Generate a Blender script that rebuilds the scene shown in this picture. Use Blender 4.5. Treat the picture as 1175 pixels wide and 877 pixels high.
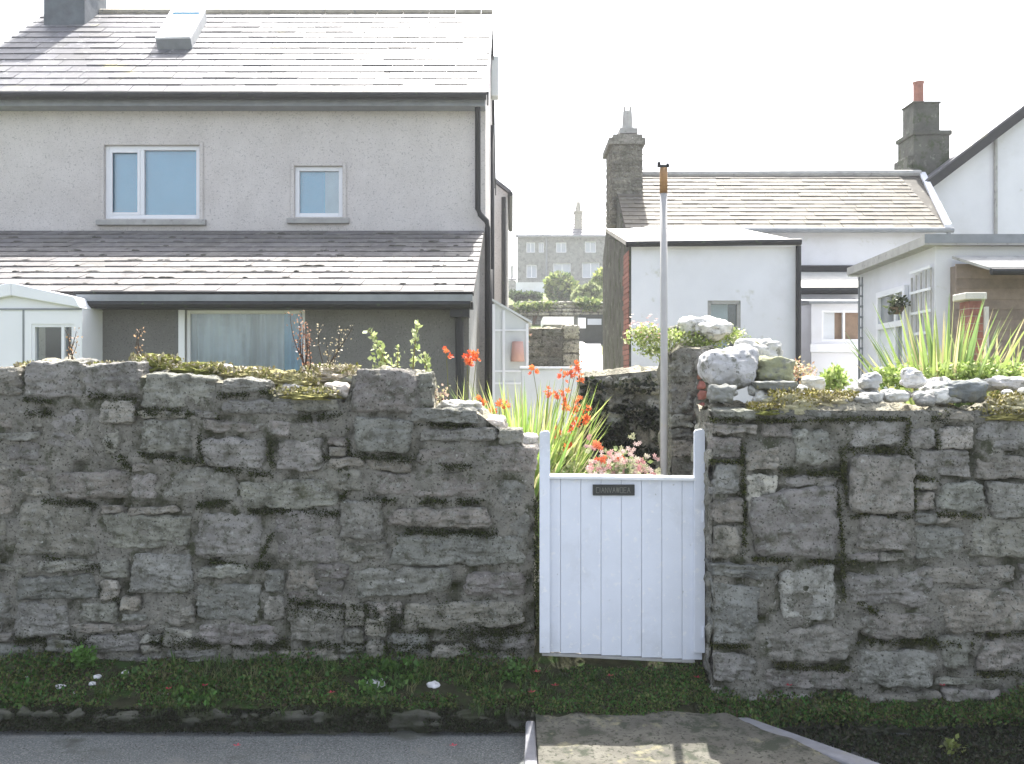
import bpy, math, random
import numpy as np
from math import radians as R, sin, cos, pi, tan
random.seed(7); rng = np.random.default_rng(7)
for o in list(bpy.data.objects): bpy.data.objects.remove(o)
S = bpy.context.scene; C = S.collection
F, CX, CY, CZ = 1120.0, 587.5, 438.5, 1.6
def PX(px, Y): return (px-CX)/F*Y
def PZ(py, Y): return CZ-(py-CY)/F*Y
def P(px, py, Y): return (PX(px, Y), Y, PZ(py, Y))

# ------------------------------------------------------------------ noise
def _h(i, j, k, s):
    n = (i*374761393 + j*668265263 + k*2147483647 + s*1274126177) & 0xffffffff
    n = ((n ^ (n >> 13))*1103515245) & 0xffffffff
    n = ((n ^ (n >> 16))*668265263) & 0xffffffff
    return ((n ^ (n >> 15)) & 0xffff)/32767.5-1
def vn(p, s=0):
    p = np.asarray(p, float); i = np.floor(p).astype(np.int64); f = p-i; f = f*f*(3-2*f)
    r = 0
    for a in (0, 1):
        for b in (0, 1):
            for c in (0, 1):
                w = (f[..., 0] if a else 1-f[..., 0])*(f[..., 1] if b else 1-f[..., 1])*(f[..., 2] if c else 1-f[..., 2])
                r = r+w*_h(i[..., 0]+a, i[..., 1]+b, i[..., 2]+c, s)
    return r
def fbm(p, s=0, o=4):
    p = np.asarray(p, float); r = 0; a = .5
    for k in range(o): r = r+a*vn(p*2**k, s+k*17); a *= .5
    return r

# ------------------------------------------------------------------ mesh builder
class MB:
    def __init__(s): s.V = []; s.L = []; s.T = []; s.K = []; s.n = 0
    def add(s, verts, faces, col=(1, 1, 1)):
        verts = np.asarray(verts, float).reshape(-1, 3)
        if isinstance(faces, np.ndarray):
            s.L.append((faces+s.n).ravel()); s.T.append(np.full(len(faces), faces.shape[1])); nf = len(faces)
        else:
            s.L.append(np.array([i+s.n for f in faces for i in f], dtype=np.int64)); s.T.append(np.array([len(f) for f in faces])); nf = len(faces)
        c = np.asarray(col, float)
        s.K.append(np.tile(c, (nf, 1)) if c.ndim == 1 else c)
        s.V.append(verts); s.n += len(verts); return s
    def box(s, a, b, col=(1, 1, 1)):
        (x0, y0, z0), (x1, y1, z1) = [min(p, q) for p, q in zip(a, b)], [max(p, q) for p, q in zip(a, b)]
        v = [(x0,y0,z0),(x1,y0,z0),(x1,y1,z0),(x0,y1,z0),(x0,y0,z1),(x1,y0,z1),(x1,y1,z1),(x0,y1,z1)]
        return s.add(v, [(0,3,2,1),(4,5,6,7),(0,1,5,4),(1,2,6,5),(2,3,7,6),(3,0,4,7)], col)
    def hexa(s, v, col=(1, 1, 1)):   # 8 verts ordered like box
        return s.add(v, [(0,3,2,1),(4,5,6,7),(0,1,5,4),(1,2,6,5),(2,3,7,6),(3,0,4,7)], col)
    def prism(s, pts, d, col=(1, 1, 1)):  # polygon pts (3d list) extruded by vector d
        n = len(pts); pts = np.asarray(pts, float); d = np.asarray(d, float)
        fs = [tuple(range(n)), tuple(range(2*n-1, n-1, -1))]+[(i, (i+n), (i+1) % n+n, (i+1) % n) for i in range(n)]
        return s.add(np.vstack([pts, pts+d]), fs, col)
    def tube(s, path, r, n=10, col=(1, 1, 1), cap=True):
        path = np.asarray(path, float); m = len(path); r = np.broadcast_to(np.asarray(r, float), (m,))
        vs = []
        for i in range(m):
            t = path[min(i+1, m-1)]-path[max(i-1, 0)]; t = t/np.linalg.norm(t)
            u = np.cross(t, (0, 0, 1) if abs(t[2]) < .9 else (0, 1, 0)); u /= np.linalg.norm(u); w = np.cross(t, u)
            for k in range(n):
                a = 2*pi*k/n; vs.append(path[i]+r[i]*(cos(a)*u+sin(a)*w))
        fs = [(i*n+k, i*n+(k+1) % n, (i+1)*n+(k+1) % n, (i+1)*n+k) for i in range(m-1) for k in range(n)]
        if cap: fs += [tuple(range(n-1, -1, -1)), tuple((m-1)*n+k for k in range(n))]
        return s.add(vs, fs, col)
    def grid(s, pts, col=(1, 1, 1)):   # pts (a,b,3)
        a, b = pts.shape[:2]; idx = np.arange(a*b).reshape(a, b)
        f = np.stack([idx[:-1, :-1], idx[1:, :-1], idx[1:, 1:], idx[:-1, 1:]], -1).reshape(-1, 4)
        c = np.asarray(col, float)
        if c.ndim == 3: c = (c[:-1, :-1]+c[1:, 1:])[...].reshape(-1, 3)/2
        return s.add(pts.reshape(-1, 3), f, c)
    def build(s, name, m, parent=None, smooth=False, origin=None, bevel=0):
        me = bpy.data.meshes.new(name); V = np.vstack(s.V); L = np.concatenate(s.L); T = np.concatenate(s.T); K = np.vstack(s.K)
        org = np.array(ORG[parent] if parent is not None else (origin if origin is not None else (V.min(0)+V.max(0))/2*np.array([1,1,0])+np.array([0,0,V[:,2].min()])))
        V = V-org
        me.vertices.add(len(V)); me.vertices.foreach_set('co', V.ravel())
        me.loops.add(len(L)); me.loops.foreach_set('vertex_index', L.astype(np.int32))
        me.polygons.add(len(T)); st = np.concatenate([[0], np.cumsum(T)[:-1]])
        me.polygons.foreach_set('loop_start', st.astype(np.int32)); me.polygons.foreach_set('loop_total', T.astype(np.int32))
        me.update(calc_edges=True); me.validate()
        at = me.attributes.new('Col', 'FLOAT_COLOR', 'FACE')
        if len(me.polygons) == len(K): at.data.foreach_set('color', np.hstack([K, np.ones((len(K), 1))]).ravel())
        me.polygons.foreach_set('use_smooth', np.full(len(me.polygons), bool(smooth)))
        me.materials.append(m)
        o = bpy.data.objects.new(name, me); C.objects.link(o)
        if parent is not None: o.parent = parent; ORG[o] = tuple(org)
        else: o.location = org; ORG[o] = tuple(org)
        if bevel:
            b = o.modifiers.new('b', 'BEVEL'); b.width = bevel; b.segments = 2; b.limit_method = 'ANGLE'
        return o
ORG = {}
def tag(o, label=None, cat=None, group=None, kind=None):
    if label: o['label'] = label
    if cat: o['category'] = cat
    if group: o['group'] = group
    if kind: o['kind'] = kind
    return o
def thing(name, loc, label, cat, group=None):
    o = bpy.data.objects.new(name, None); C.objects.link(o); o.location = loc; ORG[o] = tuple(loc)
    o.empty_display_size = .2
    return tag(o, label, cat, group)
def M(): return MB()

# ------------------------------------------------------------------ materials
def mat(name, base, rough=.8, var=.2, scale=4, bump=.3, bscale=60, bdist=.01, col=False, spec=.5, trans=0, spots=(), metal=0, coord='Object'):
    m = bpy.data.materials.new(name); m.use_nodes = True; nt = m.node_tree; N = nt.nodes; L = nt.links
    b = N['Principled BSDF']; out = N['Material Output']
    b.inputs['Roughness'].default_value = rough; b.inputs['Specular IOR Level'].default_value = spec; b.inputs['Metallic'].default_value = metal
    tc = N.new('ShaderNodeTexCoord'); co = tc.outputs[coord]
    def noise(sc, det=6, ro=.6, off=0):
        n = N.new('ShaderNodeTexNoise'); n.inputs['Scale'].default_value = sc; n.inputs['Detail'].default_value = det; n.inputs['Roughness'].default_value = ro
        mp = N.new('ShaderNodeMapping'); mp.inputs['Location'].default_value = (off, off*1.7, off*.6); L.new(co, mp.inputs[0]); L.new(mp.outputs[0], n.inputs['Vector']); return n.outputs['Fac']
    def mix(a, bb, fac, mode='MIX'):
        x = N.new('ShaderNodeMix'); x.data_type = 'RGBA'; x.blend_type = mode
        for sock, v in ((x.inputs[0], fac), (x.inputs[6], a), (x.inputs[7], bb)):
            if isinstance(v, (int, float)): sock.default_value = v
            elif isinstance(v, tuple): sock.default_value = (*v, 1) if len(v) == 3 else v
            else: L.new(v, sock)
        return x.outputs[2]
    c = base
    if col:
        a = N.new('ShaderNodeAttribute'); a.attribute_name = 'Col'; c = mix(base, a.outputs['Color'], 1.0, 'MULTIPLY')
    if var:
        r = N.new('ShaderNodeMapRange'); L.new(noise(scale), r.inputs[0]); r.inputs[1].default_value = .3; r.inputs[2].default_value = .7
        r.inputs[3].default_value = 1-var; r.inputs[4].default_value = 1+var
        cb = N.new('ShaderNodeCombineColor'); [L.new(r.outputs[0], cb.inputs[i]) for i in range(3)]
        c = mix(c, cb.outputs[0], 1.0, 'MULTIPLY')
    for i, (sc, th, soft, scl) in enumerate(spots):
        r = N.new('ShaderNodeMapRange'); L.new(noise(scl, 8, .65, 3.1*i+5), r.inputs[0]); r.inputs[1].default_value = th-soft; r.inputs[2].default_value = th+soft
        c = mix(c, sc, r.outputs[0])
    if isinstance(c, tuple): b.inputs['Base Color'].default_value = (*c, 1)
    else: L.new(c, b.inputs['Base Color'])
    if bump:
        bp = N.new('ShaderNodeBump'); bp.inputs['Strength'].default_value = bump; bp.inputs['Distance'].default_value = bdist
        L.new(noise(bscale, 5, .7, 1), bp.inputs['Height']); L.new(bp.outputs[0], b.inputs['Normal'])
    if trans:
        t = N.new('ShaderNodeBsdfTranslucent'); mx = N.new('ShaderNodeMixShader'); mx.inputs[0].default_value = trans
        if isinstance(c, tuple): t.inputs[0].default_value = (*c, 1)
        else: L.new(c, t.inputs[0])
        L.new(b.outputs[0], mx.inputs[1]); L.new(t.outputs[0], mx.inputs[2]); L.new(mx.outputs[0], out.inputs[0])
    return m
def glass_mat(name, tint=(.9, .95, .97), refl=.05):
    m = bpy.data.materials.new(name); m.use_nodes = True; nt = m.node_tree; N = nt.nodes; L = nt.links
    N.remove(N['Principled BSDF']); t = N.new('ShaderNodeBsdfTransparent'); t.inputs[0].default_value = (*tint, 1)
    g = N.new('ShaderNodeBsdfGlossy'); g.inputs['Roughness'].default_value = .02; f = N.new('ShaderNodeFresnel'); f.inputs[0].default_value = 1.5
    a = N.new('ShaderNodeMath'); a.operation = 'ADD'; a.inputs[1].default_value = refl; L.new(f.outputs[0], a.inputs[0])
    x = N.new('ShaderNodeMixShader'); L.new(a.outputs[0], x.inputs[0]); L.new(t.outputs[0], x.inputs[1]); L.new(g.outputs[0], x.inputs[2]); L.new(x.outputs[0], N['Material Output'].inputs[0]); return m

MOSSD = (.018, .022, .008)
m_stone = mat('stone', (.262, .254, .226), .9, .35, 7, 1.0, 40, .03, col=True, spec=.2,
              spots=[((.11, .11, .085), .57, .08, 13), ((.30, .30, .27), .60, .06, 24), ((.06, .06, .045), .60, .035, 70), ((.42, .42, .38), .66, .025, 48), ((.45, .45, .41), .68, .03, 9), ((.075, .08, .035), .66, .05, 5)])
m_mortar = mat('mortar', (.235, .227, .197), .95, .3, 12, 1.0, 50, .03, col=True, spec=.15,
               spots=[((.07, .075, .045), .59, .06, 9), ((.055, .055, .04), .59, .03, 65), ((.34, .33, .30), .64, .03, 40)])
m_rock = mat('pale_rock', (.40, .395, .38), .85, .22, 9, .8, 45, .015, col=True, spec=.3, spots=[((.2, .2, .17), .58, .06, 16), ((.12, .12, .1), .64, .03, 40), ((.26, .25, .1), .64, .05, 9)])
m_moss = mat('moss', (1, 1, 1), .95, .3, 20, .8, 120, .01, col=True, spec=.1)
m_leaf = mat('leaf', (1, 1, 1), .55, .15, 6, 0, col=True, spec=.4, trans=.4)
m_petal = mat('petal', (1, 1, 1), .6, .1, 20, 0, col=True, spec=.2, trans=.35)
m_twig = mat('twig', (.12, .08, .05), .8, .2, 20, .3, 60, .003, col=True)
m_dash = mat('pebbledash', (.60, .565, .545), .95, .07, 2.2, 1.0, 75, .012, spec=.2, spots=[((.52, .485, .46), .60, .12, .7), ((.38, .36, .35), .60, .03, 45), ((.72, .7, .68), .62, .03, 52)])
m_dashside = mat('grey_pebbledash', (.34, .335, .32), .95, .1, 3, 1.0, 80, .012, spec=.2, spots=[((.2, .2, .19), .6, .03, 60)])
m_render_grey = mat('grey_render', (.15, .148, .142), .95, .12, 2.5, .7, 90, .008, spec=.2, spots=[((.21, .205, .2), .62, .05, 40), ((.09, .09, .085), .6, .03, 60)])
m_white = mat('white_masonry', (.66, .665, .70), .85, .05, 1.5, .35, 50, .006, spec=.25, spots=[((.56, .56, .57), .62, .12, .8), ((.50, .50, .46), .68, .05, 3)])
m_upvc = mat('white_plastic', (.72, .73, .76), .35, .03, 3, 0)
m_paint = mat('gate_paint', (.66, .69, .76), .45, .05, 4, .12, 30, .003, spots=[((.56, .58, .62), .62, .1, 3.5), ((.36, .37, .36), .70, .03, 22), ((.74, .75, .78), .62, .05, 30)])
m_slate = mat('slate', (.105, .105, .113), .55, .18, 6, .3, 30, .004, col=True, spec=.35, spots=[((.27, .25, .15), .66, .05, 1.3), ((.33, .33, .33), .64, .05, 7)])
m_slate_old = mat('mossy_slate', (.125, .12, .118), .75, .25, 7, .5, 30, .006, col=True, spec=.2, spots=[((.2, .19, .18), .6, .06, 6), ((.05, .045, .04), .64, .03, 10)])
m_tile = mat('stone_tile', (.13, .12, .10), .75, .22, 5, .5, 25, .006, col=True, spec=.2, spots=[((.2, .19, .165), .62, .06, 7), ((.1, .09, .08), .66, .04, 9)])
m_gutter = mat('black_gutter', (.018, .019, .02), .55, .2, 12, .3, 40, .003, spec=.3, spots=[((.05, .07, .03), .66, .05, 14)])
m_fascia = mat('grey_fascia', (.20, .215, .23), .6, .15, 6, .1)
m_ridge = mat('ridge_tile', (.30, .27, .21), .85, .2, 8, .4, 30, .005, spots=[((.16, .16, .15), .6, .05, 12)])
m_cement = mat('cement', (.34, .335, .32), .9, .18, 6, .5, 50, .006, spots=[((.2, .2, .19), .62, .06, 9)])
m_chim = mat('chimney_render', (.10, .115, .13), .9, .25, 5, .6, 30, .01)
m_brick = mat('red_brick', (.28, .12, .09), .9, .25, 14, .5, 60, .006, col=True)
m_pot = mat('clay_pot', (.30, .13, .09), .8, .2, 10, .3, 40, .004)
m_wood = mat('weathered_board', (.24, .19, .155), .85, .25, 6, .5, 30, .005, col=True)
m_pole = mat('pole_paint', (.36, .35, .34), .7, .08, 8, .1, 30, .002, spots=[((.4, .35, .28), .66, .04, 14)])
m_rust = mat('rust', (.27, .15, .06), .85, .3, 20, .4, 60, .003)
m_black = mat('black_plate', (.02, .022, .02), .4, .1, 10, 0)
m_letter = mat('letter', (.2, .2, .17), .5, .1, 10, 0)
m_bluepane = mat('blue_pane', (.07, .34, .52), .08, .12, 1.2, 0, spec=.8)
m_curt = mat('net_curtain', (.74, .77, .80), .9, .1, 3, .2, 30, .01, col=True, trans=.2)
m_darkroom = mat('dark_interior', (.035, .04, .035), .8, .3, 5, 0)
m_polyc = mat('frosted_panel', (.55, .57, .57), .25, .06, 2, 0, spec=.6)
m_asph = mat('asphalt', (.105, .115, .115), .9, .14, 3, 1.0, 160, .006, spec=.3, spots=[((.22, .22, .21), .56, .04, 110), ((.05, .055, .05), .58, .04, 80), ((.06, .065, .055), .60, .06, 2.2), ((.15, .15, .14), .62, .05, 5)])
m_conc = mat('old_concrete', (.105, .10, .083), .9, .35, 5, .8, 80, .008, spec=.25, spots=[((.045, .05, .035), .55, .05, 7), ((.04, .042, .03), .58, .03, 45), ((.2, .185, .12), .62, .05, 6)])
m_kerb = mat('kerb_stone', (.07, .07, .055), .9, .3, 8, .8, 60, .01, spots=[((.03, .035, .015), .5, .08, 10)])
m_edge = mat('pale_edging', (.17, .172, .185), .85, .2, 9, .5, 60, .006, spots=[((.18, .18, .17), .6, .06, 12)])
m_soil = mat('verge_soil', (.035, .037, .02), .95, .4, 12, .9, 60, .02, spec=.1, spots=[((.03, .06, .015), .55, .06, 8)])
m_grass = mat('ground', (.10, .12, .05), .95, .3, .6, .6, 8, .05, spec=.1, spots=[((.2, .18, .11), .6, .06, .2)])
m_path = mat('path_concrete', (.55, .53, .48), .9, .15, 3, .5, 40, .01)
m_glass = glass_mat('clear_glass')
m_farglass = mat('pale_window', (.42, .45, .50), .2, .1, 2, 0)
m_sidestone = mat('ivy_stone', (.085, .088, .072), .9, .4, 3, 1, 18, .04, spots=[((.035, .05, .015), .56, .05, 3.5), ((.2, .2, .17), .62, .04, 6)])
m_farstone = mat('terrace_stone', (.20, .205, .185), .9, .4, 3.2, .4, 10, .03, spots=[((.10, .11, .09), .56, .05, 2.6), ((.32, .32, .28), .64, .04, 2.2)])

# ------------------------------------------------------------------ generators
_q = {}
def cube_grid(n):
    if n in _q: return _q[n]
    t = np.linspace(-1, 1, n+1); pts = {}; vs = []; fs = []
    def vid(p):
        k = tuple(np.round(p, 5))
        if k not in pts: pts[k] = len(vs); vs.append(p)
        return pts[k]
    for ax in range(3):
        for sg in (-1, 1):
            for i in range(n):
                for j in range(n):
                    q = []
                    for (a, b) in ((i, j), (i+1, j), (i+1, j+1), (i, j+1)):
                        p = [0, 0, 0]; p[ax] = sg; p[(ax+1) % 3] = t[a]; p[(ax+2) % 3] = t[b]; q.append(vid(p))
                    fs.append(q if sg > 0 else q[::-1])
    _q[n] = (np.array(vs, float), np.array(fs)); return _q[n]
def stone(mb, c, h, n=7, k=5, rough=.012, col=(1, 1, 1), shear=.15, yaw=0, roll=0, big=.0):
    v, f = cube_grid(n)
    s = (np.abs(v)**k).sum(1)**(1/k); q = v/s[:, None]
    q = q.copy(); sx, sz, tp = [random.uniform(-shear, shear) for _ in range(3)]
    q[:, 0] = q[:, 0]*(1+tp*q[:, 2])+0; q[:, 2] = q[:, 2]*(1+sz*q[:, 0]) + sx*.4*q[:, 0]
    p = q*np.array(h); off = np.array([random.uniform(-50, 50) for _ in range(3)])
    nr = p/np.maximum(np.linalg.norm(q*1.0, axis=1)[:, None], 1e-6)
    d = q/np.linalg.norm(q, axis=1)[:, None]
    mh = min(h[0], h[2])
    wob = fbm((p/max(mh, .01)*.9)+off, 3, 2)*(big+.16)*mh
    st_ = fbm(p*np.array([14, 14, 48])+off, 7, 3)*rough*1.3   # bedding planes
    fc = np.abs(fbm(p*9+off, 13, 2))*rough*1.5               # chipped faces
    p = p+d*(wob+fbm(p*30+off, 5, 3)*rough+st_-fc)[:, None]
    for ang, (a, b) in ((yaw, (0, 1)), (roll, (0, 2))):
        if ang: ca, sa = cos(ang), sin(ang); pa, pb = p[:, a].copy(), p[:, b].copy(); p[:, a] = pa*ca-pb*sa; p[:, b] = pa*sa+pb*ca
    mb.add(p+np.array(c), f, col)
def leaves(mb, pos, size, cols, up=.3, fold=0):
    pos = np.asarray(pos, float); n = len(pos); d = rng.normal(size=(n, 3)); d[:, 2] += up; d /= np.linalg.norm(d, axis=1)[:, None]
    e = rng.normal(size=(n, 3)); w = np.cross(d, e); w /= np.linalg.norm(w, axis=1)[:, None]
    s = (size*rng.uniform(.6, 1.4, n))[:, None]
    V = np.stack([pos, pos+d*s*.5+w*s*.32, pos+d*s, pos+d*s*.5-w*s*.32], 1).reshape(-1, 3)
    cols = np.asarray(cols, float)
    k = cols[rng.integers(0, len(cols), n)]*rng.uniform(.7, 1.3, (n, 1))
    mb.add(V, np.arange(n*4).reshape(n, 4), k)
def cloud(mb, c, r, n, size, cols, shell=.5, seed=0, zcut=-9):
    d = rng.normal(size=(n, 3)); d /= np.linalg.norm(d, axis=1)[:, None]
    rad = rng.uniform(shell, 1, n)**.6
    rad = rad*(1+.55*fbm(d*2.2+seed, seed, 3))
    p = d*rad[:, None]*np.array(r)+np.array(c)
    keep = fbm(p*(1.5/max(min(r), .05))+seed*3.3, 9, 3) > -.22
    leaves(mb, p[keep & (p[:, 2] > zcut)], size, cols)
def blade(mb, base, dirxy, length, width, bend, col, segs=7, lean=0.1, twist=None):
    d = np.array([cos(dirxy), sin(dirxy), 0]); w = np.array([-sin(dirxy+(twist or 0)), cos(dirxy+(twist or 0)), 0])
    pts = []; a = lean; p = np.array(base, float)
    for i in range(segs+1):
        t = i/segs; ww = width*(.55+.9*t if t < .4 else .95*(1-((t-.4)/.6)**2.2)+.02)
        pts += [p-w*ww/2, p+w*ww/2]
        a += bend/segs*(.4+1.3*t); p = p+(d*sin(a)+np.array([0, 0, 1])*cos(a))*length/segs
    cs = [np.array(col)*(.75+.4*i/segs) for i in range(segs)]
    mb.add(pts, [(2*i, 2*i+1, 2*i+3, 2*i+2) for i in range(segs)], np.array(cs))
    return p
def bloom(mb, c, r, col, n=6, up=(0, 0, 1), cup=.5):
    up = np.array(up, float); up /= np.linalg.norm(up); u = np.cross(up, (0.3, 1, .1)); u /= np.linalg.norm(u); v = np.cross(up, u); c = np.array(c)
    a0 = random.random()*6
    for i in range(n):
        a = a0+2*pi*i/n; d = cos(a)*u+sin(a)*v; s = -sin(a)*u+cos(a)*v
        k = np.array(col)*random.uniform(.8, 1.15)
        mb.add([c, c+d*r*.55+s*r*.28+up*r*cup*.5, c+d*r+up*r*cup, c+d*r*.55-s*r*.28+up*r*cup*.5], [(0, 1, 2, 3)], k)
def slates(mb, O, U, V, W, Lg, sw, sl, th=.012, seed=1, gap=.004, tint=.2, miss=0):
    O, U, V = map(np.array, (O, U, V)); U = U/np.linalg.norm(U); V = V/np.linalg.norm(V); N = np.cross(U, V)
    rr = random.Random(seed); rows = int(round(Lg/sl)); sl = Lg/rows
    for j in range(rows):
        x = -(j % 2)*sw*.5-rr.uniform(0, .05)
        while x < W:
            w = sw*rr.uniform(.93, 1.07); a, b = max(x, 0)+gap/2, min(x+w, W)-gap/2
            if b-a > .02:
                k = 1+rr.uniform(-tint, tint); y0 = j*sl-rr.uniform(0, .006); y1 = (j+1)*sl+.03; t = th*rr.uniform(.8, 1.4)
                p = lambda u, v, n: O+U*u+V*v+N*n
                vv = [p(a, y0, t*.2), p(b, y0, t*.2), p(b, y1, -.004), p(a, y1, -.004), p(a, y0, t*1.3), p(b, y0, t*1.3), p(b, y1, .003), p(a, y1, .003)]
                mb.hexa(vv, (k, k, k*rr.uniform(.96, 1.04)))
            x += w
def win_box(px0, py0, px1, py1, Y): return PX(px0, Y), PZ(py1, Y), PX(px1, Y), PZ(py0, Y)
def frame_rect(mb, x0, z0, x1, z1, Y, t=.05, d=.06, mull=()):
    mb.box((x0, Y-d/2, z0), (x0+t, Y+d/2, z1)); mb.box((x1-t, Y-d/2, z0), (x1, Y+d/2, z1))
    mb.box((x0+t, Y-d/2, z0), (x1-t, Y+d/2, z0+t)); mb.box((x0+t, Y-d/2, z1-t), (x1-t, Y+d/2, z1))
    for m in mull: mb.box((m-t/2, Y-d/2+.002, z0+t), (m+t/2, Y+d/2-.002, z1-t))
def wall_holes(mb, x0, x1, z0, z1, Y, holes, th=.25, reveal=True):
    # a wall in the XZ plane facing -Y with real rectangular openings (x0,z0,x1,z1)
    xs = sorted({x0, x1, *[h[0] for h in holes], *[h[2] for h in holes]}); zs = sorted({z0, z1, *[h[1] for h in holes], *[h[3] for h in holes]})
    for a, b in zip(xs, xs[1:]):
        run = None
        for c, d in zip(zs, zs[1:]):
            inside = any(h[0] <= a+1e-6 and b <= h[2]+1e-6 and h[1] <= c+1e-6 and d <= h[3]+1e-6 for h in holes)
            if inside:
                if run: mb.box((a, Y, run[0]), (b, Y+th, run[1])); run = None
            else: run = (run[0] if run else c, d)
        if run: mb.box((a, Y, run[0]), (b, Y+th, run[1]))

# ------------------------------------------------------------------ ground, road, verge
ys = [-60, 4.9, 5.5, 5.85, 6.1, 10, 14, 18, 24, 34, 60, 95, 130, 200, 400, 3000]; zs_ = [-.215, -.215, -.215, -.2, .3, .4, .6, 1.0, 1.95, 2.9, 6.6, 10.4, 12.5, 14, 15, 16]
def H(y): return np.interp(y, ys, zs_)
gy = np.concatenate([np.linspace(-60, 4, 12), np.linspace(4.5, 30, 60), np.linspace(32, 130, 40), np.array([160, 220, 400, 900, 3000])])
gx = np.concatenate([np.linspace(-2500, -60, 8), np.linspace(-50, 50, 60), np.linspace(60, 2500, 8)])
GX, GY = np.meshgrid(gx, gy, indexing='ij'); GZ = H(GY)+np.where(GY > 7, fbm(np.stack([GX*.3, GY*.3, GX*0], -1), 2)*.12, 0)
M().grid(np.stack([GX, GY, GZ], -1)).build('ground', m_grass, smooth=True, origin=(0, 0, 0))['kind'] = 'structure'
g = M(); xx = np.linspace(-40, 40, 161); yy = np.linspace(-20, 5.06, 60); A, B = np.meshgrid(xx, yy, indexing='ij')
g.grid(np.stack([A, B, -.2+0*A+fbm(np.stack([A*.8, B*.8, A*0], -1), 4)*.008], -1)); g.build('road', m_asph, smooth=True, origin=(0, 0, -.2))['kind'] = 'structure'
# verges: left bank, right strip, threshold at the gate
def verge(name, x0, x1, y0, y1, z0, z1, m, amp=.02, under=0):
    n = int((x1-x0)/.03)+2; A, B = np.meshgrid(np.linspace(x0, x1, n), np.linspace(y0, y1, 16), indexing='ij'); t = (B-y0)/(y1-y0)
    Z = z0+(z1-z0)*t+fbm(np.stack([A*5, B*5, A*0], -1), 8, 4)*amp
    o = M().grid(np.stack([A, B, Z], -1)).build(name, m, smooth=True); o['kind'] = 'structure'
verge('grass_verge', -9, .14, 5.05, 5.75, -.10, .10, m_soil, .03)
verge('grass_verge', 1.02, 9, 5.05, 5.45, -.14, -.03, m_soil, .03)
A, B = np.meshgrid(np.linspace(.12, 1.08, 50), np.linspace(4.98, 6.15, 50), indexing='ij')
TH = lambda y: np.interp(y, [4.98, 5.15, 5.36, 5.44, 6.15], [-.115, -.065, .0, .02, .3])
M().grid(np.stack([A, B, TH(B)-.03*np.clip(A-.5, 0, 1)*(B < 5.5)+fbm(np.stack([A*7, B*7, A*0], -1), 8, 4)*.02], -1)).build('threshold', m_soil, smooth=True)['kind'] = 'structure'
random.seed(14)
for (xa_, xb_, zt_k, lab_) in ((-7, .13, -.095, 0), (1.3, 7, -.15, 1)):
    k = M(); x = xa_
    while x < xb_:
        w = min(random.uniform(.35, .8), xb_-x+.02); stone(k, (x+w/2, 5.06+random.uniform(-.012, .012), zt_k-.075+random.uniform(-.012, .006)), (w/2, .055, .075), n=16, k=5, rough=.03, col=(1, 1, 1), shear=.06); x += w
    k.build('kerb', m_kerb, smooth=True)['kind'] = 'structure'
# concrete apron in front of the gate
A, B = np.meshgrid(np.linspace(.10, 1.35, 60), np.linspace(4.2, 5.02, 40), indexing='ij')
lim = np.clip((1.28-(5.02-B)*-.0)-0, 0, 9)
Ax = .12+(A-.10)/1.25*np.interp(B, [4.2, 4.55, 5.02], [1.50, 1.32, .98])
Z = np.interp(B, [4.2, 4.6, 5.02], [-.135, -.125, -.10])+fbm(np.stack([Ax*6, B*6, A*0], -1), 12, 4)*.018
M().grid(np.stack([Ax, B, Z], -1)).build('crossover', m_conc, smooth=True)['kind'] = 'structure'
e = M(); e.prism([(1.12, 5.03, -.25), (1.22, 5.03, -.25), (1.80, 4.25, -.25), (1.64, 4.25, -.25)], (0, 0, .125)); tag(e.build('edging_strip', m_edge, bevel=.012), 'pale concrete edging strip running diagonally into the road right of the gate', 'edging')
e = M(); e.prism([(.05, 4.2, -.25), (.115, 4.2, -.25), (.12, 5.0, -.25), (.07, 5.0, -.25)], (0, 0, .118)); tag(e.build('edging_strip', m_edge, bevel=.012), 'short pale concrete edging running out to the road below the left gatepost', 'edging')
# garden path
A, B = np.meshgrid(np.linspace(.15, 1.0, 4), np.linspace(6.1, 40, 120), indexing='ij')
Ax = A+np.interp(B, [6, 10, 20, 40], [0, .1, .9, 2.6])
M().grid(np.stack([Ax, B, H(B)+.05], -1)).build('path', m_path)['kind'] = 'structure'
A, B = np.meshgrid(np.linspace(1.3, 2.45, 4), np.linspace(22, 34, 20), indexing='ij')
M().grid(np.stack([A, B, H(B)+.12], -1)).build('driveway', m_path)['kind'] = 'structure'

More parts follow.
